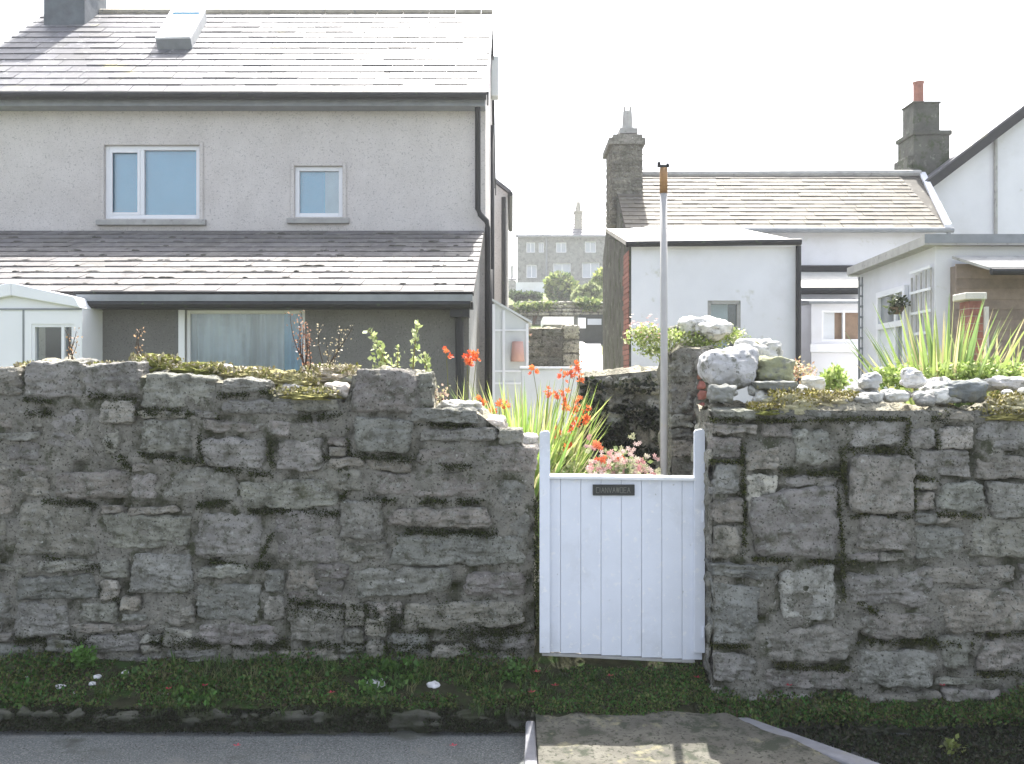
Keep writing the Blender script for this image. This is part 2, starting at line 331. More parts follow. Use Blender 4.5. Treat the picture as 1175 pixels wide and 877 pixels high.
# ------------------------------------------------------------------ rubble walls
MORT = []
def rubble(name, label, x0, x1, prof, zb, Yf, Yb, traced, seed, cell=.03, pad=0, core_grow=.0, cat='stone wall', cols=None, rough=.0145):
    """prof: list of (x, ztop)"""
    random.seed(seed)
    px, pz = zip(*prof); top = lambda x: float(np.interp(x, px, pz))
    root = thing(name, ((x0+x1)/2, (Yf+Yb)/2, zb), label, cat)
    nx = int((x1-x0)/cell); zmax = max(pz); nz = int((zmax-zb)/cell)+1
    occ = np.zeros((nx, nz), bool)
    for i in range(nx):
        t = top(x0+(i+.5)*cell); occ[i, max(0, int((t-zb)/cell)):] = True
    sm = M()
    def put(ax, az, bx, bz, tint=None, prot=None):
        w, h = (bx-ax), (bz-az); g = .006+random.uniform(0, .008)
        t = tint if tint is not None else random.choice([.8, .9, 1, 1, 1.1, 1.2, 1.35])
        cc = np.array([t*random.uniform(.95, 1.06), t, t*random.uniform(.93, 1.05)])
        pr = random.uniform(0, .024) if prot is None else prot
        dep = min(.16, max(.07, max(w, h)*.6)); n = int(min(34, max(8, max(w, h)/.0085)))
        stone(sm, ((ax+bx)/2, Yf-pr+dep, (az+bz)/2), (w/2-g*.3, dep, h/2-g*.3), n=n, k=random.choice([6, 9, 13]), rough=rough, col=cc, shear=.12, roll=random.uniform(-.05, .05))
    for t in traced:
        (ax, az, bx, bz) = t[:4]; put(ax, az, bx, bz, *(t[4:]))
        i0, i1 = int((ax-x0)/cell+.3), int((bx-x0)/cell-.3)+1; j0, j1 = int((az-zb)/cell+.3), int((bz-zb)/cell-.3)+1
        occ[max(i0, 0):max(i1, 0), max(j0, 0):max(j1, 0)] = True
    for j in range(nz):
        i = 0
        while i < nx:
            if occ[i, j]: i += 1; continue
            big = random.random() < .5
            W = random.randint(4, 10) if not big else random.randint(8, 16); Hh = random.randint(2, 4) if not big else random.randint(4, 6)
            w = 0
            while i+w < nx and w < W and not occ[i+w, j]: w += 1
            h = 1
            while j+h < nz and h < Hh and not occ[i:i+w, j+h].any(): h += 1
            if w < 4 or h < 2:
                occ[i:i+w, j] = True; i += w; continue
            if True:
                put(x0+i*cell+random.uniform(0, .006), zb+j*cell, x0+(i+w)*cell, zb+(j+h)*cell-random.uniform(0, .01))
            occ[i:i+w, j:j+h] = True; i += w
    sm.build('stonework', m_stone, root, smooth=True)
    # mortar core: displaced closed sheets
    cm = M(); st = .016
    xs = np.linspace(x0+.015, x1-.015, int((x1-x0)/st)); T = np.array([top(x)-.025 for x in xs])
    tt = np.linspace(0, 1, int((zmax-zb)/st))
    def disp(Pt, front=False):
        n1 = fbm(Pt*9, seed, 4); n2 = fbm(Pt*30, seed+5, 3)
        if front:
            d = np.clip(n1*.075+n2*.02-.004, -.012, .05)
            Pt = Pt.copy(); Pt[..., 1] += d; Pt[..., 2] += n2*.01
            cv = np.clip(d/.035, 0, 1)[..., None]
            k = np.array([1, 1, 1])*(1-cv)+np.array([.16, .19, .08])*cv
            return Pt, k
        Pt = Pt.copy(); Pt[..., 0] += n1*.03; Pt[..., 2] += n1*.04+n2*.02; return Pt
    XX, TT = np.meshgrid(xs, tt, indexing='ij'); ZZ = zb+TT*(T[:, None]-zb)
    Pf, kf = disp(np.stack([XX, 0*XX+Yf+.012, ZZ], -1), True); cm.grid(Pf, kf)
    yb = np.linspace(Yf+.02, Yb, 24); XX2, YY = np.meshgrid(xs, yb, indexing='ij')
    Pt = np.stack([XX2, YY, T[:, None]+0*XX2], -1); n = fbm(Pt*7, seed+2, 4); Pt[..., 2] += (n*.09+.01)*np.clip((YY-Yf-.02)/.06, 0, 1)
    cm.grid(Pt, np.broadcast_to(np.array([1.6, 1.55, 1.4]), Pt.shape))
    for xe, sg in ((x0+.015, -1), (x1-.015, 1)):
        YY2, T2 = np.meshgrid(yb, tt, indexing='ij'); Z2 = zb+T2*(top(xe)-.025-zb)
        Pe = np.stack([0*YY2+xe, YY2, Z2], -1); Pe[..., 0] += fbm(Pe*9, seed+4, 4)*.05
        cm.grid(Pe, np.broadcast_to(np.array([1.0, 1.0, .95]), Pe.shape))
    Pb = np.stack([XX, 0*XX+Yb, ZZ], -1); cm.grid(Pb)
    cm.build('mortar_core', m_mortar, root, smooth=True)
    return root, top
YL, YR = 5.5, 5.2
def tr(lst, Y): return [(PX(a, Y), PZ(d, Y), PX(c, Y), PZ(b, Y), *r) for (a, b, c, d, *r) in lst]
LT = tr([(27,413,94,458,1.1),(94,416,160,458,.95),(160,428,250,470,1.1),(252,433,309,454,.95),(252,458,345,478,.9),(-60,420,24,460,1.),
 (17,470,47,490,1.),(48,466,114,527,1.),(117,486,137,522,1.15),(160,480,222,521,1.05),(228,481,308,498,.95),(228,501,308,540,1.1),
 (182,536,273,576,1.1),(222,585,303,642,1.1),(274,550,390,585,1.05),(404,424,480,475,.85,.03),(480,427,497,467,.75),(404,478,474,521,1.0,.035),
 (470,468,549,486,.9,.03),(481,490,572,507,1.05,.02),(546,509,618,540,.9),(475,512,540,535,.85),(372,535,416,564,1.05),(419,541,560,572,.95),
 (444,581,566,607,1.0,.03),(316,504,372,541,1.1),(336,481,387,501,1.),(312,456,392,474,.9),(316,584,388,645,.95),(390,572,440,620,.95),
 (150,634,222,682,1.15),(60,540,150,574,.95),(17,575,110,640,.9),(115,590,218,630,1.),(330,695,395,738,1.1),(462,690,600,722,1.05),
 (90,690,135,715,1.1),(222,668,300,715,1.0),(450,612,600,650,.95),(568,545,612,640,.9),(400,650,520,685,1.),(530,655,605,686,.98),
 (17,690,80,732,1.1),(222,715,320,742,1.05),(575,512,616,542,.95),(572,492,600,510,1.0)], YL)
LP = [(PX(a, YL), PZ(b, YL)) for a, b in [(-1400,430),(-300,424),(-60,422),(20,428),(30,414),(93,414),(160,428),(250,434),(309,440),(345,458),(396,458),(404,426),(492,426),(498,468),(549,470),(574,490),(598,506),(617,514)]]
wl, topL = rubble('rubble_wall', 'long grey rubble stone wall left of the white gate with mossy stepped top', -5.6, PX(616, YL), LP, -.05, YL, YL+.5, LT, 11)
RT = tr([(817,501,852,528,1.),(817,531,852,570,1.1),(817,572,855,600,.9),(817,603,849,641,1.),(854,513,897,541,1.15),(856,543,893,600,1.9),
 (862,562,962,641,.95,.03),(911,492,955,534,1.2),(969,482,1042,514,1.25),(973,521,1049,590,1.1,.045),(1052,516,1114,547,1.05),(1075,551,1132,589,1.15),
 (1135,553,1200,596,1.15),(1075,488,1119,518,1.6),(983,593,1044,632,1.05),(1046,603,1107,645,1.05),(1109,589,1200,642,1.1),
 (817,468,868,482,1.0),(870,470,1040,480,.85),(817,486,870,499,1.15,.02),(1121,480,1200,520,1.2),(1120,522,1200,550,1.0),
 (817,669,872,741,1.0),(895,650,960,714,1.55),(872,717,980,764,1.05),(983,745,1075,790,1.15),(985,702,1072,735,.95),(968,655,1076,700,1.05),
 (1079,675,1200,726,1.05),(1119,731,1200,774,1.1),(817,748,868,784,1.1),(1078,728,1116,770,.95),(875,768,978,792,1.0),(1046,648,1170,672,1.0),(897,545,966,560,1.1)], YR)
RP = [(PX(a, YR), PZ(b, YR)) for a, b in [(806,466),(1050,466),(1180,466),(2400,462)]]
wr, topR = rubble('rubble_wall', 'pale lichened rubble stone wall right of the white gate topped with loose rocks', PX(815.5, YR), 5.4, RP, -.2, YR, YR+.5, RT, 23)
# stones filling the jamb of the right wall
jm = M(); random.seed(3); z = -.1
while z < 1.36:
    h = random.uniform(.09, .2); y = YR+.04
    while y < YR+.48:
        d = random.uniform(.12, .26); t = random.uniform(.9, 1.5); stone(jm, (PX(815.5, YR)+.105+random.uniform(-.008, .012), y+d/2, z+h/2), (.10, d/2, h/2), n=9, col=(t, t, t*.95)); y += d
    z += h
jm.build('jamb_stones', m_stone, wr, smooth=True)

# loose rocks
def rock(px0, py0, px1, py1, Y, label, col=(1, 1, 1), group=None, dep=None, name='rock', k=4.5, m=None, big=.3, parent=None):
    a, b = P(px0, py1, Y), P(px1, py0, Y); w, h = b[0]-a[0], b[2]-a[2]; d = dep or w*.8
    mb = M(); stone(mb, ((a[0]+b[0])/2, Y+d/2, (a[2]+b[2])/2), (w/2, d/2, h/2), n=20, k=k, rough=.014 if w > .1 else .006, col=col, big=big, shear=.2)
    o = mb.build(name, m or m_rock, smooth=True); tag(o, label, 'rock', group); return o
random.seed(5)
rock(812,398,874,446,5.42,'large white quartz boulder at gate end of the right wall',(1.15,1.15,1.2),dep=.28,k=3.5)
rock(846,386,900,420,5.66,'white pointed rock behind the large quartz boulder',(1.3,1.3,1.3),dep=.2,k=2.6)
rock(872,408,914,440,5.45,'green-stained squarish rock right of the large quartz boulder',(.75,.78,.5),dep=.2,k=4)
rock(870,437,918,449,5.30,'flat grey slab under the green-stained rock',(.45,.47,.45),dep=.3,k=6)
rock(1036,422,1066,446,5.38,'round bright white cobble standing highest on the right wall',(1.5,1.5,1.55),dep=.12,k=2.3)
rock(988,428,1014,448,5.36,'small round grey-white cobble left of the bright white one',(1.1,1.12,1.15),dep=.11,k=2.3)
rock(1084,436,1142,462,5.26,'long blue-grey flat rock lying on the right wall',(.42,.46,.48),dep=.24,k=3)
rock(1068,434,1100,452,5.5,'pale flat rock behind the blue-grey one',(1.2,1.2,1.2),dep=.2,k=3)
rock(1140,432,1200,450,5.5,'pale low rock at the right end of the wall top',(1.1,1.08,1.1),dep=.25,k=3)
rock(818,442,846,462,5.26,'grey flat stone below the front of the white quartz boulder',(.6,.62,.6),dep=.2,k=4)
lab = 'small pale rubble stone bedded loosely along the top of the right wall'
for i in range(46):
    px = random.uniform(814, 1200) if i < 34 else random.uniform(980, 1090); Y = random.uniform(5.24, 5.5); w = random.uniform(9, 30); top_y = 470-(Y-5.2)*60-random.uniform(2, 8)
    t = random.choice([.7, .9, 1.1, 1.4, 1.5]); rock(px, top_y-w*random.uniform(.35, .6), px+w, top_y+4, Y, lab, (t, t, t*.97), 'rubble stones along the top of the right wall', dep=.1, k=3, name='rubble_stone')
rock(368,438,402,458,5.52,'pinkish flat stone beside the tall dark block on the left wall',(1.15,1.05,1.0),dep=.2,k=4)
rock(362,428,420,443,5.7,'moss-topped flat stone on the left wall',(.7,.7,.45),dep=.3,k=3)
rock(318,441,352,458,5.54,'thin sunlit slab on the left wall left of the pinkish stone',(.9,.88,.85),dep=.2,k=4)
rock(498,461,553,474,5.6,'white-lichened slab on the stepped end of the left wall',(1.1,1.08,1.0),dep=.3,k=5)
rock(548,480,580,500,5.6,'tilted pinkish-white slab on the stepped end of the left wall',(1.15,1.05,.98),dep=.3,k=4)
rock(572,498,618,520,5.6,'lowest white slab on the left wall beside the gate',(1.3,1.25,1.2),dep=.3,k=4)
rock(256,421,296,436,5.7,'small pinkish rock on the left wall behind the moss',(1.1,1.0,.98),dep=.2)
rock(196,418,258,436,5.72,'low pinkish white rock on the left wall below the grassy moss',(1.2,1.12,1.1),dep=.2)
for (px, py, w) in [(68,790,13),(110,778,10),(105,786,9),(142,773,8),(190,797,8),(430,788,26),(496,788,16),(85,797,6),(328,810,7),(30,778,7)]:
    Y = 5.1+(812-py)/60*.35; rock(px-w/2, py-w*.28, px+w/2, py+w*.28, Y, 'white pebble lying in the green verge below the left wall', (1.5,1.5,1.6), 'white pebbles in the left verge', name='pebble', k=2.4)

# mossy growth on walls
mo = M()
def mound(mb, c, r, col, n=26, amp=.3):
    u = np.linspace(0, 2*pi, n*4+1); v = np.linspace(.02, pi*.62, n*2); U, W = np.meshgrid(u, v, indexing='ij')
    d = np.stack([np.cos(U)*np.sin(W), np.sin(U)*np.sin(W), np.cos(W)], -1)
    dd = d.copy(); rr = 1+amp*fbm(d*3.5+np.array(c)*3, 3, 6)*1.6
    mb.grid(d*np.array(r)*rr[..., None]+np.array(c), col)
MC = [(.27,.25,.09),(.34,.31,.15),(.18,.19,.05),(.42,.38,.24),(.36,.34,.22),(.45,.40,.32)]
random.seed(9)
for (a, b, py, Y, hgt) in [(28,100,416,5.75,.04),(110,165,414,5.75,.03),(158,205,414,5.8,.075),(200,262,420,5.8,.06),(255,312,425,5.8,.06),(300,372,432,5.75,.07),(350,412,424,5.85,.07),(318,392,446,5.62,.05),(-120,20,424,5.8,.05)]:
    x0_, x1_ = PX(a, Y), PX(b, Y); mound(mo, ((x0_+x1_)/2, Y, PZ(py, Y)-.045), ((x1_-x0_)/2*1.15, .16, hgt), random.choice(MC)); 
    n = int(900*(x1_-x0_)/.3); p = np.stack([rng.uniform(x0_, x1_, n), Y+rng.uniform(-.16, .12, n), PZ(py, Y)-.05+hgt*rng.uniform(.2, 1.0, n)], 1); leaves(mo, p, .022, MC, up=.8)
tag(mo.build('moss', m_moss), 'yellow-green moss cushions along the top of the left wall', 'moss', kind='stuff')
mo = M()
for (a, b, py, Y, hgt) in [(884,940,466,5.24,.085),(930,985,462,5.3,.06),(1140,1200,468,5.24,.075),(1128,1180,476,5.21,.03),(862,900,470,5.22,.03)]:
    x0_, x1_ = PX(a, Y), PX(b, Y); mound(mo, ((x0_+x1_)/2, Y+.06, PZ(py, Y)-.02), ((x1_-x0_)/2*1.1, .10, hgt), random.choice(MC))
    n = 900; p = np.stack([rng.uniform(x0_, x1_, n), Y+rng.uniform(-.04, .14, n), PZ(py, Y)+hgt*rng.uniform(0, 1.0, n)], 1); leaves(mo, p, .018, [(.26,.23,.06),(.17,.16,.04),(.34,.30,.12),(.4,.36,.25)], up=.8)
tag(mo.build('moss', m_moss), 'golden moss cushions among rocks on the right wall top', 'moss', kind='stuff')
# dark moss rooted in wall joints
def joint_moss(name, label, lines, Y, dens=2400, cols=((.03,.04,.012),(.05,.06,.02),(.022,.026,.01))):
    mb = M()
    for (a, b, c, d, wd) in lines:
        L_ = math.hypot(c-a, d-b)/200; n = max(20, int(dens*L_)); t = rng.random(n)
        px = a+(c-a)*t+rng.normal(0, 1.6, n); py = b+(d-b)*t+rng.normal(0, wd*.38, n)
        keep = fbm(np.stack([px*.05, py*.05, px*0], -1), 2) > -.25
        p = np.stack([(px-CX)/F*Y, Y+rng.uniform(-.012, .03, n), CZ-(py-CY)/F*Y], 1)[keep]; leaves(mb, p, .011, cols, up=.2)
    tag(mb.build(name, m_moss), label, 'moss', kind='stuff')
joint_moss('moss', 'dark moss growing in the joints of the left wall', [(100,452,160,462,7),(120,468,180,476,7),(170,470,250,480,6),(250,455,312,450,5),(20,458,60,462,4),(30,475,60,475,6),
 (160,522,225,530,6),(228,500,232,530,4),(308,505,312,535,5),(240,538,312,545,6),(225,580,272,578,6),(272,586,388,590,6),(390,575,400,560,4),(396,480,400,520,9),(400,522,478,530,7),(476,485,545,489,6),(372,524,405,548,6),
 (478,536,540,536,6),(415,574,560,577,5),(455,610,570,614,7),(345,480,395,476,6),(300,640,316,600,5),(240,646,310,650,6),(120,505,150,540,10),(48,575,110,580,6),(50,640,120,655,7),(112,678,135,690,7),(330,690,455,702,7),(480,722,610,735,12),(17,735,600,745,8),(560,690,575,735,9),(430,712,600,728,22),(330,700,440,716,14),(20,730,300,742,12),(500,700,600,712,18),(615,560,617,740,3)], YL-.01)
joint_moss('moss', 'dark and olive moss growing in the joints of the right wall', [(815,482,868,482,4),(870,483,1050,481,4),(852,510,855,640,5),(960,560,968,640,5),(895,540,965,545,6),(966,520,972,580,6),(975,592,1046,594,5),(1046,520,1050,590,6),(965,515,1046,518,6),
 (1068,480,1078,515,9),(1052,549,1075,552,5),(1075,590,1135,594,5),(860,642,1000,646,5),(815,740,860,742,5),(890,765,980,768,6),(985,738,1075,736,6),(985,690,1020,715,5),(1075,740,1118,740,7),(1118,728,1200,728,5),(967,650,970,690,5),(1122,775,1200,772,7),(815,530,852,530,3),(1036,515,1045,480,5),(1050,480,1090,478,12)], YR-.01,
 cols=((.04,.05,.015),(.08,.085,.03),(.025,.03,.012)))

# verge vegetation
def ground_cover(name, label, x0, x1, y0, y1, zf, n, cols, size, hmax=.05, clump=4, thr=-.1, flat=False):
    mb = M(); x = rng.uniform(x0, x1, n); y = rng.uniform(y0, y1, n); k = fbm(np.stack([x*clump, y*clump, 0*x], -1), 31, 3)
    keep = k > thr; x, y, k = x[keep], y[keep], k[keep]
    z = zf(x, y)+rng.uniform(0, 1, len(x))*hmax*np.clip(k-thr, .1, 1)*1.6
    leaves(mb, np.stack([x, y, z], 1), size, cols, up=.9); return tag(mb.build(name, m_leaf), label, 'ground cover', kind='stuff')
GL = ((.06,.16,.03),(.07,.15,.03),(.10,.13,.035),(.035,.06,.018),(.14,.17,.05),(.09,.07,.04))
ground_cover('ground_cover', 'dark green weeds and moss covering the bank below the left wall', -5, .14, 5.06, 5.52, lambda x, y: -.11+(y-5.05)/.7*.2+.03*np.clip(fbm(np.stack([x*9, y*9, x*0], -1), 3, 2), 0, 1), 60000, GL, .018, .08, thr=-.32)
ground_cover('ground_cover', 'low dark weeds in front of the gate threshold', .12, 1.05, 5.0, 5.40, lambda x, y: TH(y)-.005, 12000, GL, .015, .04, thr=-.3)
ground_cover('ground_cover', 'dark creeping weeds along the foot of the right wall', 1.0, 4.5, 4.98, 5.22, lambda x, y: -.15+(y-5.05)/.4*.1, 26000, GL, .018, .08, thr=-.5)
ground_cover('ground_cover', 'dark weeds spreading over the road edge at right', 1.25, 4.5, 4.35, 5.08, lambda x, y: np.where(x > 1.25+(5.05-y)*.95, -.195, -.4)+0*y, 52000, ((.02,.028,.012),(.035,.055,.018),(.05,.045,.028),(.015,.018,.01)), .017, .05, 3, -.42)
ground_cover('ground_cover', 'dark moss and litter in the gutter below the left kerb', -5, .1, 4.965, 5.06, lambda x, y: -.2+0*y+np.clip(y-4.95,0,1)*.9, 26000, ((.02,.022,.012),(.035,.035,.018),(.03,.045,.015)), .013, .03, 6, -.35)
def tufts(name, label, x0, x1, y0, y1, zf, n, hmin, hmax, cols, wd=.005):
    mb = M()
    for i in range(n):
        x = random.uniform(x0, x1); y = y0+(y1-y0)*random.random()**.7
        if fbm(np.array([[x*2.5, y*5, 3.]]), 44, 2)[0] < -.12: continue
        h = random.uniform(hmin, hmax); c = np.array(random.choice(cols))
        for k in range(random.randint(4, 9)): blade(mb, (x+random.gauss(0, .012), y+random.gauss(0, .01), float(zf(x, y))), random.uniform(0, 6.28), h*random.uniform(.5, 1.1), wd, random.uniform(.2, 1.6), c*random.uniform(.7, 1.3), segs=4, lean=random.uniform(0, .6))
    tag(mb.build(name, m_leaf), label, 'grass', kind='stuff')
zL = lambda x, y: -.10+(y-5.05)/.7*.2; zR = lambda x, y: -.15+(y-5.05)/.4*.1
random.seed(71)
tufts('grass', 'coarse grass tufts along the left verge', -4, .14, 5.06, 5.47, zL, 900, .03, .11, [(.07,.15,.03),(.11,.18,.04),(.05,.09,.02),(.16,.17,.07)])
tufts('grass', 'grass tufts hanging over the left kerb', -4, .12, 4.98, 5.08, lambda x, y: -.11, 420, .02, .07, [(.05,.07,.025),(.04,.05,.02),(.07,.12,.03)])
tufts('grass', 'dark grass tufts at the foot of the right wall', 1.05, 4, 4.98, 5.2, zR, 420, .03, .09, [(.04,.08,.02),(.07,.12,.03),(.05,.05,.02)])
tufts('grass', 'short grass in front of the gate', .13, 1.05, 5.02, 5.36, lambda x, y: TH(y), 200, .02, .05, [(.05,.10,.025),(.08,.13,.03),(.04,.05,.02)])
mb = M()
for i in range(520):   # broad-leaved weeds
    x = random.uniform(-4, .12); y = random.uniform(5.08, 5.45)
    if fbm(np.array([[x*3, y*3, 1.]]), 91, 2)[0] < .02: continue
    leaves(mb, np.array([[x, y, zL(x, y)+.02]])+rng.normal(0, .018, (9, 3))*[1, 1, .6], .034, [(.08,.19,.035),(.06,.13,.03),(.12,.22,.05)], up=.7)
tag(mb.build('ground_cover', m_leaf), 'broad bright green weed leaves in patches on the left verge', 'weeds', kind='stuff')
# a few taller weeds at wall foot
def weed(name, base, label, h, n, cols, size, cat='weed', twigs=4, group=None, spread=.5):
    r = thing(name, base, label, cat, group); tw = M(); lf = M(); b = np.array(base)
    for i in range(twigs):
        a = random.uniform(0, 6.28); s = random.uniform(.1, spread); L_ = h*random.uniform(.6, 1)
        path = [b+np.array([cos(a)*s*t*L_+.01*sin(7*t+i), sin(a)*s*t*L_*.6, t*L_]) for t in np.linspace(0, 1, 7)]
        tw.tube(path, np.linspace(.004, .0015, 7), 5, cols[-1])
        m_ = n//twigs; t = rng.random(m_)**.8; pp = np.array([path[min(6, int(q*6.99))] for q in t])+rng.normal(0, .012+size*.25, (m_, 3)); leaves(lf, pp, size, cols, up=.6)
    tw.build('stem', m_twig, r); lf.build('leaves', m_leaf, r); return r
random.seed(21)
weed('weed', P(95,770,5.42), 'bright green leafy weed at the foot of the left wall near its left end', .12, 500, [(.12,.26,.05),(.10,.2,.04)], .03, twigs=8)
weed('weed', P(590,790,5.3), 'bright green weed at the foot of the left wall beside the gate', .13, 220, [(.10,.22,.04),(.08,.16,.04)], .025, twigs=5, spread=.3)
weed('weed', P(1090,866,4.62), 'small yellow-green weed on the road edge below the right wall', .04, 60, [(.18,.22,.06),(.12,.14,.04)], .03, twigs=4, spread=1.6)
pt = M()
for (px, py) in [(235,783),(193,789),(616,757),(637,783),(610,795),(700,765),(272,845),(380,796),(905,778),(520,800),(800,768),(1082,760)]:
    Y = 5.3-(py-757)/60*.3 if py < 800 else 4.75; Y = min(Y, 5.17) if px > 810 else Y; zz = np.interp(Y, [4.9, 5.05, 5.5], [-.19, -.06, .06]); bloom(pt, (PX(px, Y), Y, zz+.02), .022, (.45,.05,.08), 4, cup=.3)
tag(pt.build('fallen_petals', m_petal), 'scattered red fallen petals on the verge', 'petals', kind='stuff')

# ------------------------------------------------------------------ gate
YG = 5.42
gt = thing('garden_gate', (PX(713, YG), YG, -.05), 'white painted boarded garden gate with tall side posts and small dark nameplate', 'gate')
gx0, gx1 = PX(630, YG), PX(797, YG); gz1 = PZ(549, YG); zb0, zb1 = PZ(748, YG), PZ(757, YG)
n = 8; w = (PX(806, YG)-PX(620, YG)-.0)/n
b = M()
for i in range(n):
    a = PX(620, YG)+i*w; t = (i+.5)/n; zb_ = zb0+(zb1-zb0)*t*1.1
    xa, xb = a+.0007, a+w-.0007
    b.box((xa, YG, zb_), (xb, YG+.022, gz1-.004))
b.box((PX(621, YG), YG+.0225, zb0+.01), (PX(805, YG), YG+.03, gz1-.01)); b.build('board_panel', m_paint, gt, bevel=.003)  # thin sheet added behind the boards to stop sunlight leaking through the gaps
for zz_ in (.22, .86):
    hg = M(); hg.tube([(PX(806, YG)+.0, YG-.034, zz_-.03), (PX(806, YG), YG-.034, zz_+.03)], .007, 8); hg.build('hinge', m_paint, gt)
for (px0, px1, pyt) in ((619, 631, 494), (795.5, 808, 492)):
    s = M(); xa, xb = PX(px0, YG), PX(px1, YG); zt = PZ(pyt, YG)
    s.prism([(xa, YG-.028, zb0+.0), (xb, YG-.028, zb0), (xb, YG-.028, zt-.012), (xb-.012, YG-.028, zt), (xa+.008, YG-.028, zt-.006), (xa, YG-.028, zt-.018)], (0, .026, 0)); s.build('post', m_paint, gt, bevel=.003)
r = M(); r.hexa([(gx0-.004, YG-.03, gz1-.0), (gx1+.004, YG-.03, gz1-.012), (gx1+.004, YG+.04, gz1-.012), (gx0-.004, YG+.04, gz1), (gx0-.004, YG-.03, gz1+.018), (gx1+.004, YG-.03, gz1+.006), (gx1+.004, YG+.04, gz1+.012), (gx0-.004, YG+.04, gz1+.024)]); r.build('top_rail', m_upvc, gt, bevel=.003)
r = M(); r.box((gx0, YG+.031, gz1-.16), (gx1, YG+.05, gz1-.07)); r.build('ledge', m_paint, gt); r = M(); r.box((gx0, YG+.031, zb0+.1), (gx1, YG+.05, zb0+.19)); r.build('ledge', m_paint, gt)
r = M(); r.box((PX(622, YG), YG-.008, zb1-.018), (PX(797, YG), YG+.03, zb1-.004)); bb = r.V[0]; r.V[0] = bb+np.stack([0*bb[:, 0], 0*bb[:, 0], (PX(797, YG)-bb[:, 0])*.05], 1); r.build('bottom_rail', m_cement, gt)
npn = M(); npn.box((PX(680, YG), YG-.012, PZ(568.5, YG)), (PX(728, YG), YG-.001, PZ(556, YG))); npl = npn.build('nameplate', m_black, gt, bevel=.002)
lt = M(); x = PX(684, YG); z0, z1 = PZ(565.3, YG), PZ(559.3, YG); zc = (z0+z1)/2; yf = YG-.0155; q = .0022; random.seed(4)
def bar(x0, za, x1, zb_): d = np.array([x1-x0, 0, zb_-za]); L_ = np.linalg.norm(d); nn = np.array([-d[2], 0, d[0]])/L_*q/2; lt.prism([np.array([x0, yf, za])+nn, np.array([x1, yf, zb_])+nn, np.array([x1, yf, zb_])-nn, np.array([x0, yf, za])-nn], (0, .003, 0))
G = {'c': [(1,1,0,1),(0,1,0,0),(0,0,1,0)], 'l': [(0,1,0,0)], 'n': [(0,0,0,1),(0,1,1,0),(1,0,1,1)], 'v': [(0,1,.5,0),(.5,0,1,1)], 'a': [(0,0,.5,1),(.5,1,1,0),(.25,.4,.75,.4)], 'e': [(0,0,0,1),(0,1,1,1),(0,.5,.8,.5),(0,0,1,0)], 'o': [(0,0,0,1),(0,1,1,1),(1,1,1,0),(1,0,0,0)], 'w': [(0,1,.25,0),(.25,0,.5,1),(.5,1,.75,0),(.75,0,1,1)]}
for ch in 'clanvawoea':
    cw = .015 if ch != 'l' else .003
    for (a, b_, c, d) in G[ch]: bar(x+a*cw, z0+b_*(z1-z0), x+c*cw+1e-5, z0+d*(z1-z0))
    x += cw+.0055
lt.build('lettering', m_letter, npl)

# ------------------------------------------------------------------ pole
YP = 5.86; xp = PX(762, YP)
po = thing('pole', (xp, YP, .3), 'tall thin white clothes pole with rusty top behind the gate', 'pole')
t = M(); t.tube([(xp, YP, .25), (xp, YP, PZ(400, YP)), (xp-.003, YP, PZ(222, YP))], [.023, .022, .021], 14); t.build('shaft', m_pole, po, smooth=True)
t = M(); t.tube([(xp-.003, YP, PZ(222, YP)), (xp-.003, YP, PZ(193, YP))], [.0235, .023], 14); t.build('rusty_tip', m_rust, po, smooth=True)
t = M(); zt = PZ(192, YP); t.box((xp-.04, YP-.012, zt), (xp+.03, YP+.012, zt+.0125)); t.box((xp-.04, YP-.01, zt+.012), (xp-.022, YP+.01, zt+.03)); t.box((xp+.014, YP-.01, zt+.012), (xp+.028, YP+.01, zt+.022)); t.build('line_hook', m_gutter, po)

# ------------------------------------------------------------------ inner garden walls, pillar
YD = 7.5
dw, _ = rubble('garden_wall', 'dark ivy-covered stone garden wall seen over the gate', PX(664, YD), PX(770, YD), [(PX(664, YD), PZ(430, YD)), (PX(770, YD), PZ(420, YD))], .3, YD, YD+.35, [], 31, rough=.02)
iv = M(); n = 5200; px = rng.uniform(666, 756, n); py = 432+rng.random(n)**.75*125; kk = fbm(np.stack([px*.05, py*.05, 0*px], -1), 77, 3); m_ = (kk+(py-470)/90*.45 > -.12)
leaves(iv, np.stack([(px-CX)/F*YD, YD-rng.uniform(-.01, .06, n), CZ-(py-CY)/F*YD], 1)[m_], .038, [(.012,.018,.008),(.02,.03,.01),(.035,.04,.018),(.008,.01,.006)], up=-.2)
tag(iv.build('ivy', m_leaf), 'dark ivy hanging on the garden wall behind the gate', 'ivy', kind='stuff')
YPi = 5.95
pl, _ = rubble('stone_pillar', 'rough rubble stone pillar behind the right gatepost', PX(768, YPi), PX(824, YPi), [(PX(768, YPi), PZ(402, YPi)), (PX(782, YPi), PZ(394, YPi)), (PX(824, YPi), PZ(398, YPi))], .0, YPi, YPi+.5, [], 41, cat='pillar', rough=.025)
bk = M(); z = .9; random.seed(8)
while z < PZ(424, 5.9):
    stone(bk, (PX(806, 5.9)+random.uniform(-.006, .006), 5.93, z), (.022, .04, .028), n=5, col=(1.1, random.uniform(.9, 1.3), 1.1)); z += .062
bk.build('brick_quoin', m_brick, pl, smooth=True)
rock(782,362,838,384,6.1,'broad white rock heaped on the stone pillar',(1.5,1.5,1.5),dep=.25,k=2.6)
rock(806,368,846,388,6.0,'smaller white rock in front of the broad one on the pillar',(1.4,1.4,1.35),dep=.2,k=2.6)
rock(766,372,786,392,6.25,'dark round stone left of the white rocks on the pillar',(.25,.26,.24),dep=.15,k=3)
su = M()
